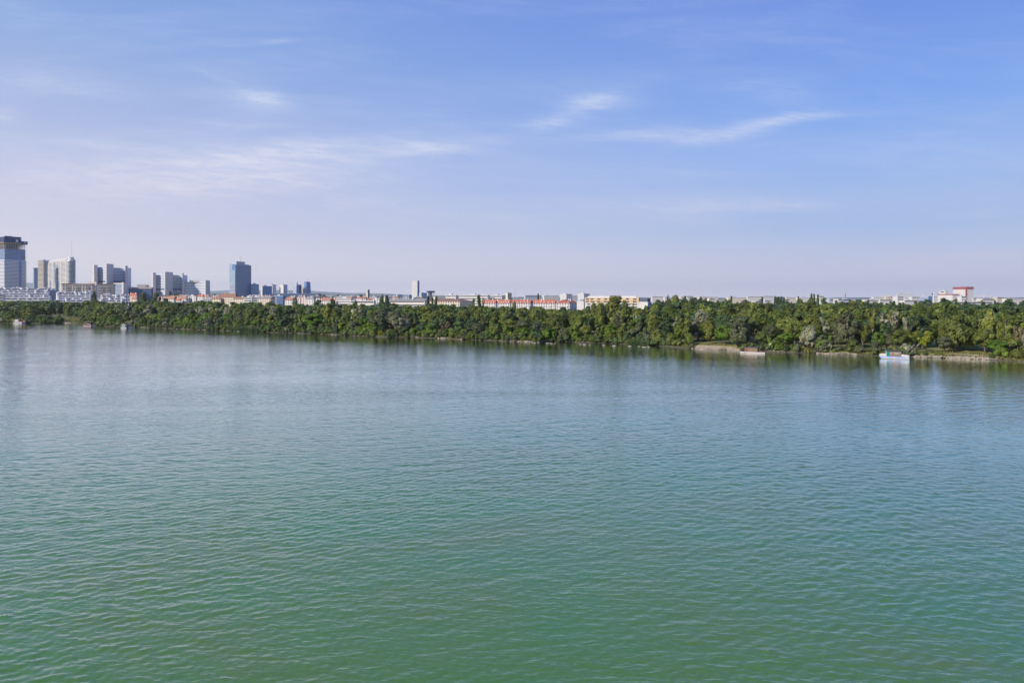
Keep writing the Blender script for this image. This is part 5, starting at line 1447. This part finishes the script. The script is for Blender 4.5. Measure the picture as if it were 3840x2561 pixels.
LAND = [(8,'the left picture edge'),(70,'the white cabin boat'),(150,'the striped tower'),(205,'the white terraces'),(272,'the grass clearing'),(333,'the red-brown boat'),(400,'the tallest curved tower'),(465,'the teal houseboat'),(525,'the blue conference hall'),(600,'the grey curved tower'),(655,'the orange gable house'),
 (704,'the thin banded masts'),(780,'the lower curved block'),(855,'the brown-roofed hall'),(910,'the dark glass tower'),(955,'the white stepped block'),(1000,'the pale blue slab'),(1060,'the dark blue shaded block'),(1110,'the finned tower'),(1165,'the ornate white house'),(1225,'the broad orange roof'),(1290,'the long white house'),(1370,'the concrete tower'),(1440,'the paired dark poplars'),
 (1520,'the grey-roofed hall'),(1560,'the slender white tower'),(1620,'the three dark poplars'),(1690,'the brown-roofed long block'),(1795,'the tall poplar'),(1860,'the first red roof'),(1930,'the lattice tower'),(2018,'the pointed skyline tree'),(2110,'the last red roof'),(2178,'the plain end block'),(2240,'the beige-topped block'),(2300,'the tallest broad poplar'),(2370,'the right beige storeys'),(2420,'the dark penthouse'),
 (2530,'the high olive tree'),(2600,'the spit\'s left end'),(2680,'the gravel spit'),(2770,'the large grey willow'),(2820,'the brown raft cabin'),(2880,'the slanting pole'),(2955,'the red-roofed hut'),(3035,'the pale silver willow'),(3080,'the four black poplars'),(3170,'the thin chimney'),(3250,'the white three-storey rows'),(3310,'the white pavilion'),(3355,'the blue houseboat'),(3410,'the houseboat poles'),(3460,'the golden yellow tree'),
 (3520,'the red-banded works'),(3610,'the tall red-banded block'),(3680,'the riverside path'),(3720,'the low grey hall'),(3782,'the huge dark tree'),(3828,'the pale dry trees')]
def sizew(t): 
    h = t['h']
    return 'low' if h < 4 else 'small' if h < 8 else 'medium' if h < 12.5 else 'tall'
def roww(t):
    d = t['d']
    if d < 4.5: return 'at the water'
    if d < 10: return 'just behind the bank bushes'
    if d < 18: return 'in the front trees'
    if d < 42: return 'in the middle trees'
    if d < 130: return 'high in the wood'
    if d < 300: return 'at the wood\'s back'
    return 'in the distant belt'
def mklab(t):
    lx, ln = min(LAND, key=lambda q: abs(q[0]-t['px']))
    near = any(q in ln for q in ('boat', 'raft', 'spit', 'path', 'clearing', 'slanting pole'))
    rel = 'left of' if t['px'] < lx-14 else 'right of' if t['px'] > lx+14 else 'behind' if near else 'near' if t['d'] > 300 else 'below'
    return '%s %s %s %s, %s %s' % (sizew(t), MWORD[t['mk']], KWORD[t['kind']].replace('upright tree', 'poplar'), roww(t), rel, ln)
from collections import defaultdict
gl = defaultdict(list)
for t in IND:
    if not t['label']: gl[mklab(t)].append(t)
ORD = {2: ['left', 'right'], 3: ['leftmost', 'middle', 'rightmost'], 4: ['leftmost', 'second', 'third', 'rightmost'], 5: ['leftmost', 'second', 'middle', 'fourth', 'rightmost']}
for lb, ts in gl.items():
    ts.sort(key=lambda q: q['px'])
    for i, t in enumerate(ts):
        if len(ts) == 1: t['label'] = lb
        elif len(ts) in ORD: t['label'] = ORD[len(ts)][i] + ' ' + lb
        else: t['label'] = lb; t['group'] = lb
GR = {'shrub': 'shrubs along the river bank', 'column': 'columnar poplars'}
for t in IND:
    var = PROTO[t['kind']]; k = RT.randrange(len(var)); crown, trunk, _ = var[k]
    nm = t['name'] or KNAME[t['kind']]
    root = empty(nm, (t['x'], t['Y'], t['z0']-0.15), RT.uniform(0, 6.283))
    root.scale = (t['w']/NOMW[t['kind']], t['w']/NOMW[t['kind']]*RT.uniform(.9, 1.1), t['h']/10)
    tag(root, t['label'], 'shrub' if t['kind'] == 'shrub' else 'tree',
        t.get('group') or (GR.get(t['kind']) if t['kind'] in GR else ('trees on the far bank' if t['d'] > 300 else 'trees of the island wood')))
    link('crown' if t['kind'] != 'shrub' else 'foliage', crown, root, LM[t['mk']])
    link('trunk' if t['kind'] != 'shrub' else 'stem', trunk, root, M['palebark'] if t['pale'] else M['bark'])
# the rest of the wood as one mass
def mass(name, items, label):
    vs, ts_ = [], []
    order = ['olive', 'green', 'dark', 'grey', 'silver', 'bright', 'yellow', 'dry']
    mi = []
    for t in items:
        v, tone = PROTO[t['kind']][RT.randrange(len(PROTO[t['kind']]))][2]
        a = RT.uniform(0, 6.283); ca, sa = math.cos(a), math.sin(a); k = t['w']/NOMW[t['kind']]
        vv = np.empty_like(v)
        vv[:, 0] = (v[:, 0]*ca - v[:, 1]*sa)*k + t['x']; vv[:, 1] = (v[:, 0]*sa + v[:, 1]*ca)*k + t['Y']; vv[:, 2] = v[:, 2]*t['h']/10 + t['z0']
        vs.append(vv); ts_.append(np.clip(tone + RT.uniform(-.2, .2), 0, 1)); mi.append(np.full(len(tone), order.index(t['mk']), dtype=np.int32))
    me = leaf_mesh(name, np.concatenate(vs), np.concatenate(ts_))
    for o in order: me.materials.append(LM[o])
    me.polygons.foreach_set('material_index', np.concatenate(mi))
    tag(link(name, me), label, 'woodland', kind='stuff')
mass('woodland', [t for t in REST if t['d'] < 300], 'dense mass of trees in the depth of the island wood')
mass('distant_woodland', [t for t in REST if t['d'] >= 300], 'dark belt of distant trees beyond the island')
print('TREES', len(POOL), 'ind', len(IND), 'rest', len(REST), 'dup groups', [len(v) for v in gl.values() if len(v) > 5])
# ---------------------------------------------------------------- stones, reeds
def rock_mesh(seed, sub=2):
    rs = random.Random(seed); bm = bmesh.new(); bmesh.ops.create_icosphere(bm, subdivisions=sub, radius=1.0)
    ax = [Vector((rs.uniform(-1, 1), rs.uniform(-1, 1), rs.uniform(-1, 1))).normalized() for _ in range(9)]
    cut = [rs.uniform(.55, .9) for _ in ax]
    for v in bm.verts:
        for a, c in zip(ax, cut):
            q = v.co.dot(a)
            if q > c: v.co -= a*(q-c)
    me = bpy.data.meshes.new('boulder'); bm.to_mesh(me); bm.free(); return me
ROCKS = [rock_mesh(50+i) for i in range(6)]
RB = random.Random(77)
STONES = [(538,1226.5,1.2,'pale flat boulder on the small gravel point below the grey curved tower')]
def boulder(px, py, size, label):
    Y = WY(py); me = ROCKS[RB.randrange(6)]
    o = link('boulder', me, None, M['stone']); o.location = (X(px, Y), Y, size*.04)
    o.scale = (size*RB.uniform(.9, 1.5), size*RB.uniform(.7, 1.1), size*RB.uniform(.26, .42)); o.rotation_euler = (0, 0, RB.uniform(0, 6.3))
    tag(o, label, 'boulder', 'boulders in the shallow water')
BW = [
 ([(645,1234),(665,1234),(692,1235),(706,1235.5),(728,1236),(748,1236.5),(763,1237),(770,1237.5),(828,1239)], 1.0, 'left of the reed bed below the dark glass tower'),
 ([(888,1242),(897,1243),(913,1243),(927,1244)], 1.5, 'in front of the reed bed below the dark glass tower'),
 ([(1978,1283),(1988,1283.5),(1998,1284),(2007,1286),(2018,1285)], 1.3, 'at the bushy point below the middle red roofs'),
 ([(2054,1287),(2068,1288),(2082,1288)], 1.1, 'in the little bay below the middle red roofs'),
 ([(2178,1291),(2192,1292),(2212,1293),(2264,1294),(2303,1297)], 1.3, 'in the shallows below the tallest broad poplar'),
 ([(2361,1298),(2397,1299),(2412,1301),(2420,1301),(2434,1301)], 1.2, 'off the reeds left of the gravel spit'),
]
ORDS = ['leftmost', 'second', 'third', 'fourth', 'fifth', 'sixth', 'seventh', 'eighth']
for pts, sz, where in BW:
    n = len(pts)
    for i, (px, py) in enumerate(pts):
        word = 'leftmost' if i == 0 else 'rightmost' if i == n-1 else ORDS[i]
        if n > 3 and 0 < i < n-1: word = ORDS[i] + ' from left'
        boulder(px, py, sz*RB.uniform(.55, 1.0), '%s pale stone %s' % (word, where))
for px, py, sz, lb in STONES: boulder(px, py, sz, lb)

def stones(name, spans, label, n):
    vs, fs = [], []
    small = [rock_mesh(90+i, 1) for i in range(5)]
    data = [([tuple(v.co) for v in m.vertices], [tuple(p.vertices) for p in m.polygons]) for m in small]
    for m in small: bpy.data.meshes.remove(m)
    for _ in range(n):
        a, b, d0, d1 = RB.choices(spans, weights=[(q[1]-q[0])*(q[3]-q[2]) for q in spans])[0]
        px = RB.uniform(a, b); dd = RB.uniform(d0, d1)
        Y = YD(px, dd); s, _q = sd_of(X(px, Y), Y); Y = YD(px, dd + shore_d(s)); x = X(px, Y)
        r = RB.choice((.28, .35, .45, .6, .85, 1.05)); z = gz(x, Y); ang = RB.uniform(0, 6.3); ca, sa = math.cos(ang), math.sin(ang)
        sx_, sy_, sz_ = r*RB.uniform(.8, 1.5), r*RB.uniform(.7, 1.1), r*RB.uniform(.5, .8)
        V0, F0 = RB.choice(data); k = len(vs)
        for vx, vy, vz in V0:
            vx *= sx_; vy *= sy_; vs.append((x+vx*ca-vy*sa, Y+vx*sa+vy*ca, z+.08+vz*sz_))
        fs += [tuple(q+k for q in f) for f in F0]
    me = bpy.data.meshes.new(name); me.from_pydata(vs, [], fs)
    tag(link(name, me, None, M['stone']), label, 'stones', kind='stuff')
stones('bank_stones', [(2596, 2775, -.3, 2.2), (3425, 3530, -.2, 1.3), (3545, 3735, -.3, 1.9)], 'loose pale stones piled along the gravel spit and riverside path', 480)
stones('bank_stones', [(1536, 1568, -.2, 2.2), (1640, 1672, -.2, 1.8), (1718, 1745, -.2, 2), (1900, 1985, -.2, 2.2), (2895, 2950, -.2, 1.2), (520, 565, -.2, 2.5), (1240, 1262, -.2, 1.5), (3060, 3210, -.2, .9)],
       'scattered pale stones at the water along the wooded bank', 420)
# pale gravel top of the spit and the riverside path
def patch(name, px0, px1, dfun, m, label, n=28):
    mb = MB(); 
    for i in range(n+1):
        px = px0+(px1-px0)*i/n; f = i/n
        d0, d1 = dfun(f)
        for j in range(5):
            dd = d0+(d1-d0)*j/4
            Y = YD(px, dd); s, _q = sd_of(X(px, Y), Y); Y = YD(px, dd+shore_d(s)); x = X(px, Y)
            mb.v.append((x, Y, gz(x, Y)+.30))
    for i in range(n):
        for j in range(4):
            a = i*5+j; mb.f.append((a, a+5, a+6, a+1))
    tag(mb.build(name, m), label, name, kind='structure')
patch('gravel_spit', 2612, 2765, lambda f: (1.5-.5*math.sin(f*9), 4.2*(math.sin(math.pi*min(1, f*.9+.12)))**.6+1.5), M['sand'], 'pale trodden gravel on the spit')
patch('path', 3552, 3722, lambda f: (3.4+.5*math.sin(f*7), 4.9+.6*math.sin(f*5)), M['sand'], 'pale riverside path above the stones')
patch('path', 236, 316, lambda f: (5, 8.5), M['sand'], 'pale track between the water and the grass clearing')

# reeds: beds of thin upright blades
rdm = leafmat('reed_leaf', (0.090, 0.150, 0.055), trans=.2, jitter=.1)
def reeds(spans, label):
    rs = np.random.default_rng(5); vs, tn = [], []
    for a, b, d0, d1, h0, n in spans:
        for _ in range(n):
            px = rs.uniform(a, b); dd = rs.uniform(d0, d1)
            Y = YD(px, dd); s, _q = sd_of(X(px, Y), Y); Y = YD(px, dd+shore_d(s)); x = X(px, Y)
            z = max(gz(x, Y), -.3); h = h0*rs.uniform(.65, 1.1); t = rs.uniform(0, 6.28); w_ = rs.uniform(.05, .11); lx, ly = rs.normal(size=2)*.22*h
            cx, cy = math.cos(t)*w_, math.sin(t)*w_
            vs += [(x-cx, Y-cy, z), (x+cx, Y+cy, z), (x+lx*.5+cx, Y+ly*.5+cy, z+h*.65), (x+lx, Y+ly, z+h)]
            tn.append(rs.uniform(0, 1))
    o = link('reeds', leaf_mesh('reeds', np.array(vs), np.array(tn)), None, rdm)
    tag(o, label, 'reeds', kind='stuff')
reeds([(858, 962, -2.5, 5, 4.2, 2600), (2028, 2062, -2, 4, 3.4, 900), (2354, 2432, -1, 4, 3.4, 1500), (655, 668, 0, 3, 3, 250), (770, 800, -1, 3, 3.2, 500)], 'pale green reed beds standing at the water')
# rank grass and low growth along the bank, and the meadow
gmt = leafmat('grass_blade', (0.165, 0.175, 0.045), trans=.2, jitter=.1)
def growth():
    rs = np.random.default_rng(9); vs, tn = [], []
    for _ in range(26000):
        s = rs.uniform(-60, 960); dd = rs.uniform(.5, 9)**1.0
        x, Y = world(s, shore_d(s)+dd)
        px = HX+F*x/Y
        if (2600 < px < 2765 and dd < 6.5) or (3540 < px < 3735 and 3.2 < dd < 5.6): continue
        z = gz(x, Y); h = rs.uniform(.35, 1.2); t = rs.uniform(0, 6.28); w_ = rs.uniform(.15, .4); lx, ly = rs.normal(size=2)*.3
        cx, cy = math.cos(t)*w_, math.sin(t)*w_
        vs += [(x-cx, Y-cy, z-.1), (x+cx, Y+cy, z-.1), (x+lx+cx*.8, Y+ly+cy*.8, z+h*.6), (x+lx, Y+ly, z+h)]
        tn.append(rs.uniform(0, .8))
    for _ in range(2600):
        px = rs.uniform(222, 322); dd = rs.uniform(9, 84)
        Y = YD(px, dd); x = X(px, Y); z = gz(x, Y); h = rs.uniform(.18, .42); t = rs.uniform(0, 6.28); w_ = rs.uniform(.3, .6)
        cx, cy = math.cos(t)*w_, math.sin(t)*w_
        vs += [(x-cx, Y-cy, z), (x+cx, Y+cy, z), (x+cx*.8, Y+cy*.8, z+h*.6), (x, Y, z+h)]
        tn.append(rs.uniform(.3, 1))
    tag(link('grass', leaf_mesh('grass', np.array(vs), np.array(tn)), None, gmt), 'rank grass along the bank and in the clearing', 'grass', kind='stuff')
growth()

# ---------------------------------------------------------------- boats
def boat_blue():
    Y = WY(1344.5); ang = math.atan2(U[1], U[0])
    t = empty('houseboat', (X(3297, Y), Y, 0), ang); tag(t, 'blue-hulled houseboat with teal door and white bow screens moored at the right', 'houseboat', 'moored fishing boats')
    Lh, Wd = 12.1, 3.4
    hb = MB()
    bot = [(1.1, 0, -.3), (Lh, 0, -.3), (Lh, Wd, -.3), (1.1, Wd, -.3)]; topp = [(0, 0, 1.25), (Lh, 0, 1.10), (Lh, Wd, 1.10), (0, Wd, 1.25)]
    hb.hull8(bot, topp)
    hull = hb.build('hull', M['bluepaint'], t)
    MB().hull8([(.95, -.04, .16), (Lh+.03, -.04, .10), (Lh+.03, 0.02, .10), (.95, .02, .16)], [(.75, -.04, .36), (Lh+.03, -.04, .30), (Lh+.03, .02, .30), (.75, .02, .36)]).build('white_strake', M['whitepaint'], hull)
    MB().hull8([(1.05, -.05, -.05), (Lh+.04, -.05, -.05), (Lh+.04, .02, -.05), (1.05, .02, -.05)], [(.95, -.05, .16), (Lh+.04, -.05, .10), (Lh+.04, .02, .10), (.95, .02, .16)]).build('rust_waterline', M['rust'], hull)
    for x0, x1, w_ in ((2.1, 3.1, 0), (5.45, 6.45, 0), (7.35, 8.5, 1), (10.4, 11.6, 0)):
        p = MB().box(x0, x1, -.06, 0.02, .52, .98).build('hull_panel', M['whitepaint'], hull)
        if w_: MB().box(x0+.25, x1-.25, -.1, -.05, .66, .86).build('porthole', M['black'], p)
        else: MB().box(x0+.3, x1-.3, -.08, -.05, .72, .78).build('slot', M['greywall'], p)
    MB().box(0.2, Lh, .05, Wd-.05, 1.1, 1.28).build('deck', M['darkwall'], t)
    cab = MB().box(2.95, 8.8, .1, Wd-.2, 1.25, 3.65).build('cabin', M['greyplank'], t)
    MB().extr_y([(2.5, 3.62), (2.5, 3.70), (3.0, 3.98), (9.6, 3.78), (9.6, 3.66)], -.25, Wd+.1).build('roof', M['blueroof'], t)
    d = MB().box(2.98, 4.28, -.0, .12, 1.2, 3.58).build('door', M['teal'], t)
    MB().box(4.05, 4.13, -.06, .0, 2.2, 2.4).build('handle', M['steel'], d)
    for x0, x1, hh in ((4.45, 4.95, .5), (6.05, 7.0, .42), (7.0, 8.0, .42)):
        f_ = MB().box(x0, x1, .02, .11, 2.62-hh/2, 2.62+hh/2).build('window', M['whitepaint'], cab)
        MB().box(x0+.14, x1-.14, -.02, .03, 2.55, 2.69).build('pane', M['black'], f_)
    MB().extr_y([(2.35, 3.55), (2.45, 3.85), (2.95, 3.9), (2.95, 1.25), (2.72, 1.25), (2.72, 3.4)], .0, .3).build('bow_arch', M['whitepaint'], t)
    pn = MB(); pn.v = [(.15, -.02, 1.3), (2.7, -.02, 1.2), (2.7, -.02, 2.45), (1.8, -.02, 2.5), (.9, -.02, 2.35), (.15, -.02, 2.05)]
    pn.v += [(a, .06, c) for a, b, c in pn.v[:6]]
    pn.f = [(0,1,2,3,4,5), (11,10,9,8,7,6)] + [(i, (i+1) % 6, 6+(i+1) % 6, 6+i) for i in range(6)]
    q = pn.build('bow_screen', M['whitepaint'], t)
    MB().box(1.72, 1.78, -.05, 0, 1.25, 2.5).build('seam', M['steel'], q)
    MB().box(.1, .2, .06, Wd, 1.25, 2.0).build('bow_rail', M['whitepaint'], t)
    ps = MB(); ps.v = [(8.95, -.02, 1.2), (12.0, -.02, 1.15), (12.0, -.02, 1.95), (10.3, -.02, 2.28), (8.95, -.02, 2.32)]
    ps.v += [(a, .06, c) for a, b, c in ps.v[:5]]
    ps.f = [(0,1,2,3,4), (9,8,7,6,5)] + [(i, (i+1) % 5, 5+(i+1) % 5, 5+i) for i in range(5)]
    q = ps.build('stern_screen', M['whitepaint'], t)
    MB().box(10.25, 10.32, -.05, 0, 1.15, 2.28).build('seam', M['steel'], q)
    MB().hull8([(8.9, .0, 2.34), (12.0, .0, 1.98), (12.0, Wd, 1.98), (8.9, Wd, 2.34)], [(8.9, .0, 2.42), (12.0, .0, 2.06), (12.0, Wd, 2.06), (8.9, Wd, 2.42)]).build('stern_cover', M['blueroof'], t)
    for dx in (0, .45):
        MB().tube((11.7+dx, 1.3+dx, 2.0), (15.9, 1.7, 7.25), .05, .04, 6).build('net_pole', M['stone'], t)
    MB().tube((15.0, 1.6, 6.1), (16.0, 1.7, 7.4), .09, .08, 6).build('pole_tip', M['rail'], t)
    MB().tube((10.2, 2.6, 2.2), (14.1, 3.2, 6.6), .05, .04, 6).build('boom', M['steel'], t)
    MB().cyl(8.55, -.0, .14, 3.0, 3.25, 8).build('lamp', M['rail'], t)
    MB().tube((12.0, 2.9, 1.3), (13.4, 5.2, 1.0), .08, .08, 6).build('mooring_rope', M['stone'], t)
boat_blue()
def raft_brown():
    Y = WY(1323); ang = math.atan2(U[1], U[0])
    t = empty('cabin_raft', (X(2775, Y), Y, 0), ang); tag(t, 'brown plank cabin with dark roof on a pale flat raft, moored by the gravel spit', 'cabin raft', 'moored fishing boats')
    Lh, Wd = 12.1, 3.6
    r_ = MB().box(0, Lh, 0, Wd, -.25, .62).build('raft', M['whitepaint'], t)
    MB().box(0, Lh, -.05, .02, -.05, .10).build('rust_waterline', M['rust'], r_)
    MB().box(2.45, 2.6, -.06, .03, -.05, .72).build('fender', M['black'], r_)
    MB().box(Lh, Lh+.12, -.05, .5, -.2, 1.25).build('stern_post', M['rust'], t)
    MB().box(.1, Lh-.1, .1, Wd-.1, .62, .72).build('deck', M['darkwall'], t)
    c = MB().box(2.2, 8.55, .25, Wd-.3, .7, 2.95).build('cabin', M['plank'], t)
    for x in (2.2, 3.7, 8.4): MB().box(x, x+.12, .20, .26, .7, 2.95).build('batten', M['rust'], c)
    for z in (1.1, 1.5, 1.9, 2.3, 2.65): MB().box(3.82, 8.4, .225, .26, z, z+.03).build('plank_seam', M['rust'], c)
    MB().box(2.75, 3.5, .2, .26, .75, 2.6).build('door', M['redpaint'], c)
    MB().box(1.95, 9.05, -.05, Wd, 2.95, 3.22).build('roof', M['blueroof'], t)
    p = MB().tube((.3, .2, .7), (.3, .2, 1.5), .04, n=6).build('rail_post', M['rust'], t)
    for x in (1.2, 2.0, 9.2, 10.1, 11.0, 11.8): dup(p, t, (x-.3, 0, 0))
    MB().tube((.3, .2, 1.45), (2.1, .2, 1.45), .035, n=6).build('rail', M['rust'], t)
    MB().tube((8.9, .2, 1.45), (11.9, .2, 1.45), .035, n=6).build('rail', M['rust'], t)
    MB().box(9.6, 10.6, 1.8, 2.9, .72, 1.3).build('winch', M['rust'], t)
    MB().tube((12.2, 3.0, 2.2), (13.9, 3.4, 4.3), .14, .12, 6).build('net_boom', M['plank'], t)
    MB().tube((13.9, 3.4, 4.3), (14.6, 3.5, 5.2), .2, .18, 8).build('boom_sleeve', M['rail'], t)
    MB().tube((14.6, 3.5, 5.2), (16.6, 3.8, 7.6), .08, .05, 6).build('boom_tip', M['plank'], t)
    MB().tube((11.6, 2.6, .7), (12.3, 3.0, 2.4), .1, .1, 6).build('boom_foot', M['rust'], t)
raft_brown()
def px_boat(px, py, ang):
    Y = WY(py); s = (px-HX)/F
    k = (math.cos(ang) - s*math.sin(ang))/Y*F          # ticks per metre along the boat
    return Y, k
def boat_red():
    ang = rad(2); Y, k = px_boat(309, 1222.5, ang); L = 47/k
    t = empty('fishing_boat', (X(309, Y), Y, 0), ang); tag(t, 'red-brown cabin boat with pale roof and dark open stern by the olive willow', 'boat', 'moored fishing boats')
    W_ = 3.2
    MB().hull8([(.5, 0, -.3), (L*.68, 0, -.3), (L*.68, W_, -.3), (.5, W_, -.3)], [(0, 0, 1.3), (L*.68, 0, 1.5), (L*.68, W_, 1.5), (0, W_, 1.3)]).build('hull', M['redpaint'], t)
    MB().box(.3, L*.68+.05, -.06, .02, .05, .45).build('white_strake', M['whitepaint'], t)
    c = MB().box(L*.11, L*.40, .2, W_-.2, 1.35, 3.5).build('cabin', M['greyplank'], t)
    for i in range(3): MB().box(L*(.13+.09*i), L*(.19+.09*i), .14, .22, 2.4, 3.1).build('window', M['glass'], c)
    MB().box(L*.10, L*.68, .0, W_, 3.5, 3.85).build('roof', M['greyplank'], t)
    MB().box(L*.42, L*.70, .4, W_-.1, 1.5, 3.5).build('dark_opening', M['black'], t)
    MB().hull8([(L*.40, -.05, 1.9), (L*.66, -.05, 1.2), (L*.66, .1, 1.2), (L*.40, .1, 1.9)], [(L*.40, -.05, 2.5), (L*.66, -.05, 1.7), (L*.66, .1, 1.7), (L*.40, .1, 2.5)]).build('white_board', M['whitepaint'], t)
    MB().tube((L*.66, 1, 2.3), (L*.86, 1.2, 5.4), .14, .1, 6).build('net_pole', M['palebark'], t)
    MB().hull8([(L*.72, .2, -.2), (L*1.05, .4, -.2), (L*1.05, 1.6, -.2), (L*.72, 1.6, -.2)], [(L*.70, .1, .9), (L*1.22, .4, .8), (L*1.22, 1.7, .8), (L*.70, 1.7, .9)]).build('stern_punt', M['darkwall'], t)
boat_red()
def boat_teal():
    ang = rad(4); Y, k = px_boat(452, 1230.5, ang); L = 22/k
    t = empty('houseboat', (X(452, Y), Y, 0), ang); tag(t, 'small teal houseboat with pink-brown cabin and white door on a white raft', 'houseboat', 'moored fishing boats')
    MB().box(0, L, 0, 3.4, -.2, .65).build('raft', M['whitepaint'], t)
    c = MB().box(L*.17, L*.70, .3, 3.0, .65, 4.0).build('cabin', M['pink'], t)
    d = MB().box(L*.32, L*.52, .2, .32, .7, 3.2).build('door', M['whitepaint'], c)
    for z in (1.2, 2.0, 2.7): MB().box(L*.37, L*.47, .14, .22, z, z+.4).build('pane', M['glass'], d)
    MB().box(L*.13, L*.74, .1, 3.2, 4.0, 4.25).build('roof', M['brownroof'], t)
    MB().box(-L*.08, L*.17, .4, 2.8, .65, 2.0).build('teal_side', M['tealdark'], t)
    MB().box(L*.70, L*.95, .3, 3.0, .65, 2.7).build('teal_side', M['tealdark'], t)
    MB().box(L*.68, L*1.0, .1, 3.2, 2.7, 2.95).build('white_canopy', M['whitepaint'], t)
    MB().box(L*1.0, L*2.3, 1.2, 3.6, -.1, 1.0).build('dark_punt', M['darkwall'], t)
    MB().box(L*.95, L*1.6, 1.2, 3.6, 2.6, 3.6).build('tarpaulin', M['navy'], t)
    for x in (1.0, 1.55):
        MB().tube((L*x, 1.4, .9), (L*x, 1.4, 2.7), .06, n=6).build('canopy_post', M['steel'], t)
boat_teal()
def boat_white():
    ang = rad(0); Y, k = px_boat(46, 1213, ang); L = 49/k
    t = empty('fishing_boat', (X(46, Y), Y, 0), ang); tag(t, 'white boxy cabin boat with brown open stern shelter at the far left bank', 'boat', 'moored fishing boats')
    MB().hull8([(1.2, 0, -.3), (L*.72, 0, -.3), (L*.72, 3.4, -.3), (1.2, 3.4, -.3)], [(.6, 0, .9), (L*.72, 0, .9), (L*.72, 3.4, .9), (.6, 3.4, .9)]).build('hull', M['whitepaint'], t)
    MB().box(.5, L*.98, -.08, 3.4, .95, 1.2).build('deck', M['black'], t)
    MB().box(L*.18, L*.46, .1, 3.2, 1.2, 4.3).build('cabin', M['whitepaint'], t)
    MB().box(L*.02, L*.16, .2, 3.2, 1.2, 4.2).build('bow_shelter', M['greyplank'], t)
    MB().box(0, L*.2, 0, 3.4, 4.2, 4.5).build('bow_roof', M['sand'], t)
    MB().box(L*.47, L*.80, .4, 3.2, 1.2, 4.0).build('stern_shelter', M['redpaint'], t)
    MB().box(L*.46, L*.86, .1, 3.4, 4.0, 4.25).build('stern_roof', M['rust'], t)
    for i in range(3): MB().box(L*(.50+.1*i), L*(.57+.1*i), .3, .42, 2.2, 3.2).build('opening', M['black'], t)
    MB().box(L*.48, L*.72, -.02, .1, 1.3, 1.75).build('rail_board', M['rail'], t)
    MB().box(L*.80, L*.97, .4, 2.8, 1.2, 3.8).build('net_rack', M['plank'], t)
    MB().box(L*.72, L*1.0, .1, 3.2, -.2, .95).build('stern_punt', M['navy'], t)
    MB().tube((L*.62, 1.5, 4.2), (L*.62, 1.5, 5.6), .12, n=6).build('flue', M['rail'], t)
boat_white()

# flecks of foam drifting on the water
def foam():
    rs = np.random.default_rng(31); mb = MB()
    for cx, cy, sx, sy, n in ((2110, 1985, 80, 16, 60), (2190, 2030, 65, 24, 34), (1780, 1992, 50, 8, 10), (2060, 2045, 130, 12, 22), (2290, 2110, 80, 34, 26), (2240, 2170, 50, 16, 10)):
        for _ in range(n):
            px, py = rs.normal(cx, sx), rs.normal(cy, sy)
            Y = WY(py); x = X(px, Y); r = rs.uniform(.010, .024); a = rs.uniform(0, 3)
            c, q = math.cos(a)*r, math.sin(a)*r
            k = len(mb.v); mb.v += [(x+c, Y+q, .02), (x-q, Y+c, .02), (x-c, Y-q, .02), (x+q, Y-c, .02), (x, Y, .05)]
            mb.f += [(k, k+1, k+4), (k+1, k+2, k+4), (k+2, k+3, k+4), (k+3, k, k+4)]
    tag(mb.build('foam', M['rail']), 'tiny white flecks of foam drifting on the green water', 'foam', kind='stuff')
foam()
# ---------------------------------------------------------------- bird
def bird():
    Y = 330; t = empty('bird', (X(3284, Y), Y, Z(773, Y)), rad(15)); tag(t, 'dark bird gliding alone high in the sky at the right', 'bird')
    rs = []
    for q in range(9):
        f = q/8; x = -.32+.64*f; r = .075*math.sin(math.pi*(f*.86+.09))**.8
        rs.append((x, r))
    mb = MB()
    for x, r in rs:
        for i in range(8): mb.v.append((x, r*math.cos(i*math.pi/4), r*.85*math.sin(i*math.pi/4)))
    for q in range(8):
        for i in range(8):
            j = (i+1) % 8; mb.f.append((q*8+i, q*8+j, q*8+8+j, q*8+8+i))
    b = len(mb.v)
    # wings, tail and bill grow out of the one body mesh
    for sgn in (-1, 1):
        k = len(mb.v)
        mb.v += [(.12, .04*sgn, .03), (-.12, .04*sgn, .03), (.15, .34*sgn, .13), (-.08, .34*sgn, .12), (.02, .68*sgn, .07), (-.08, .66*sgn, .06)]
        mb.f += [(k, k+1, k+3, k+2), (k+2, k+3, k+5, k+4)]
    k = len(mb.v); mb.v += [(-.28, .02, 0), (-.28, -.02, 0), (-.5, -.1, 0), (-.5, .1, 0)]; mb.f.append((k, k+1, k+2, k+3))
    k = len(mb.v); mb.v += [(.31, .02, .01), (.31, -.02, .01), (.40, 0, -.005)]; mb.f.append((k, k+1, k+2))
    mb.build('body', M['bird'], t)
bird()
for o in bpy.data.objects:
    if 'label' in o and len(str(o['label']).split()) > 16: print('LONG', o.name, o['label'])
seen = {}
for o in bpy.data.objects:
    if o.parent is None and 'label' in o:
        if o['label'] in seen and 'kind' not in o: print('SAME', o['label'])
        seen[o['label']] = 1
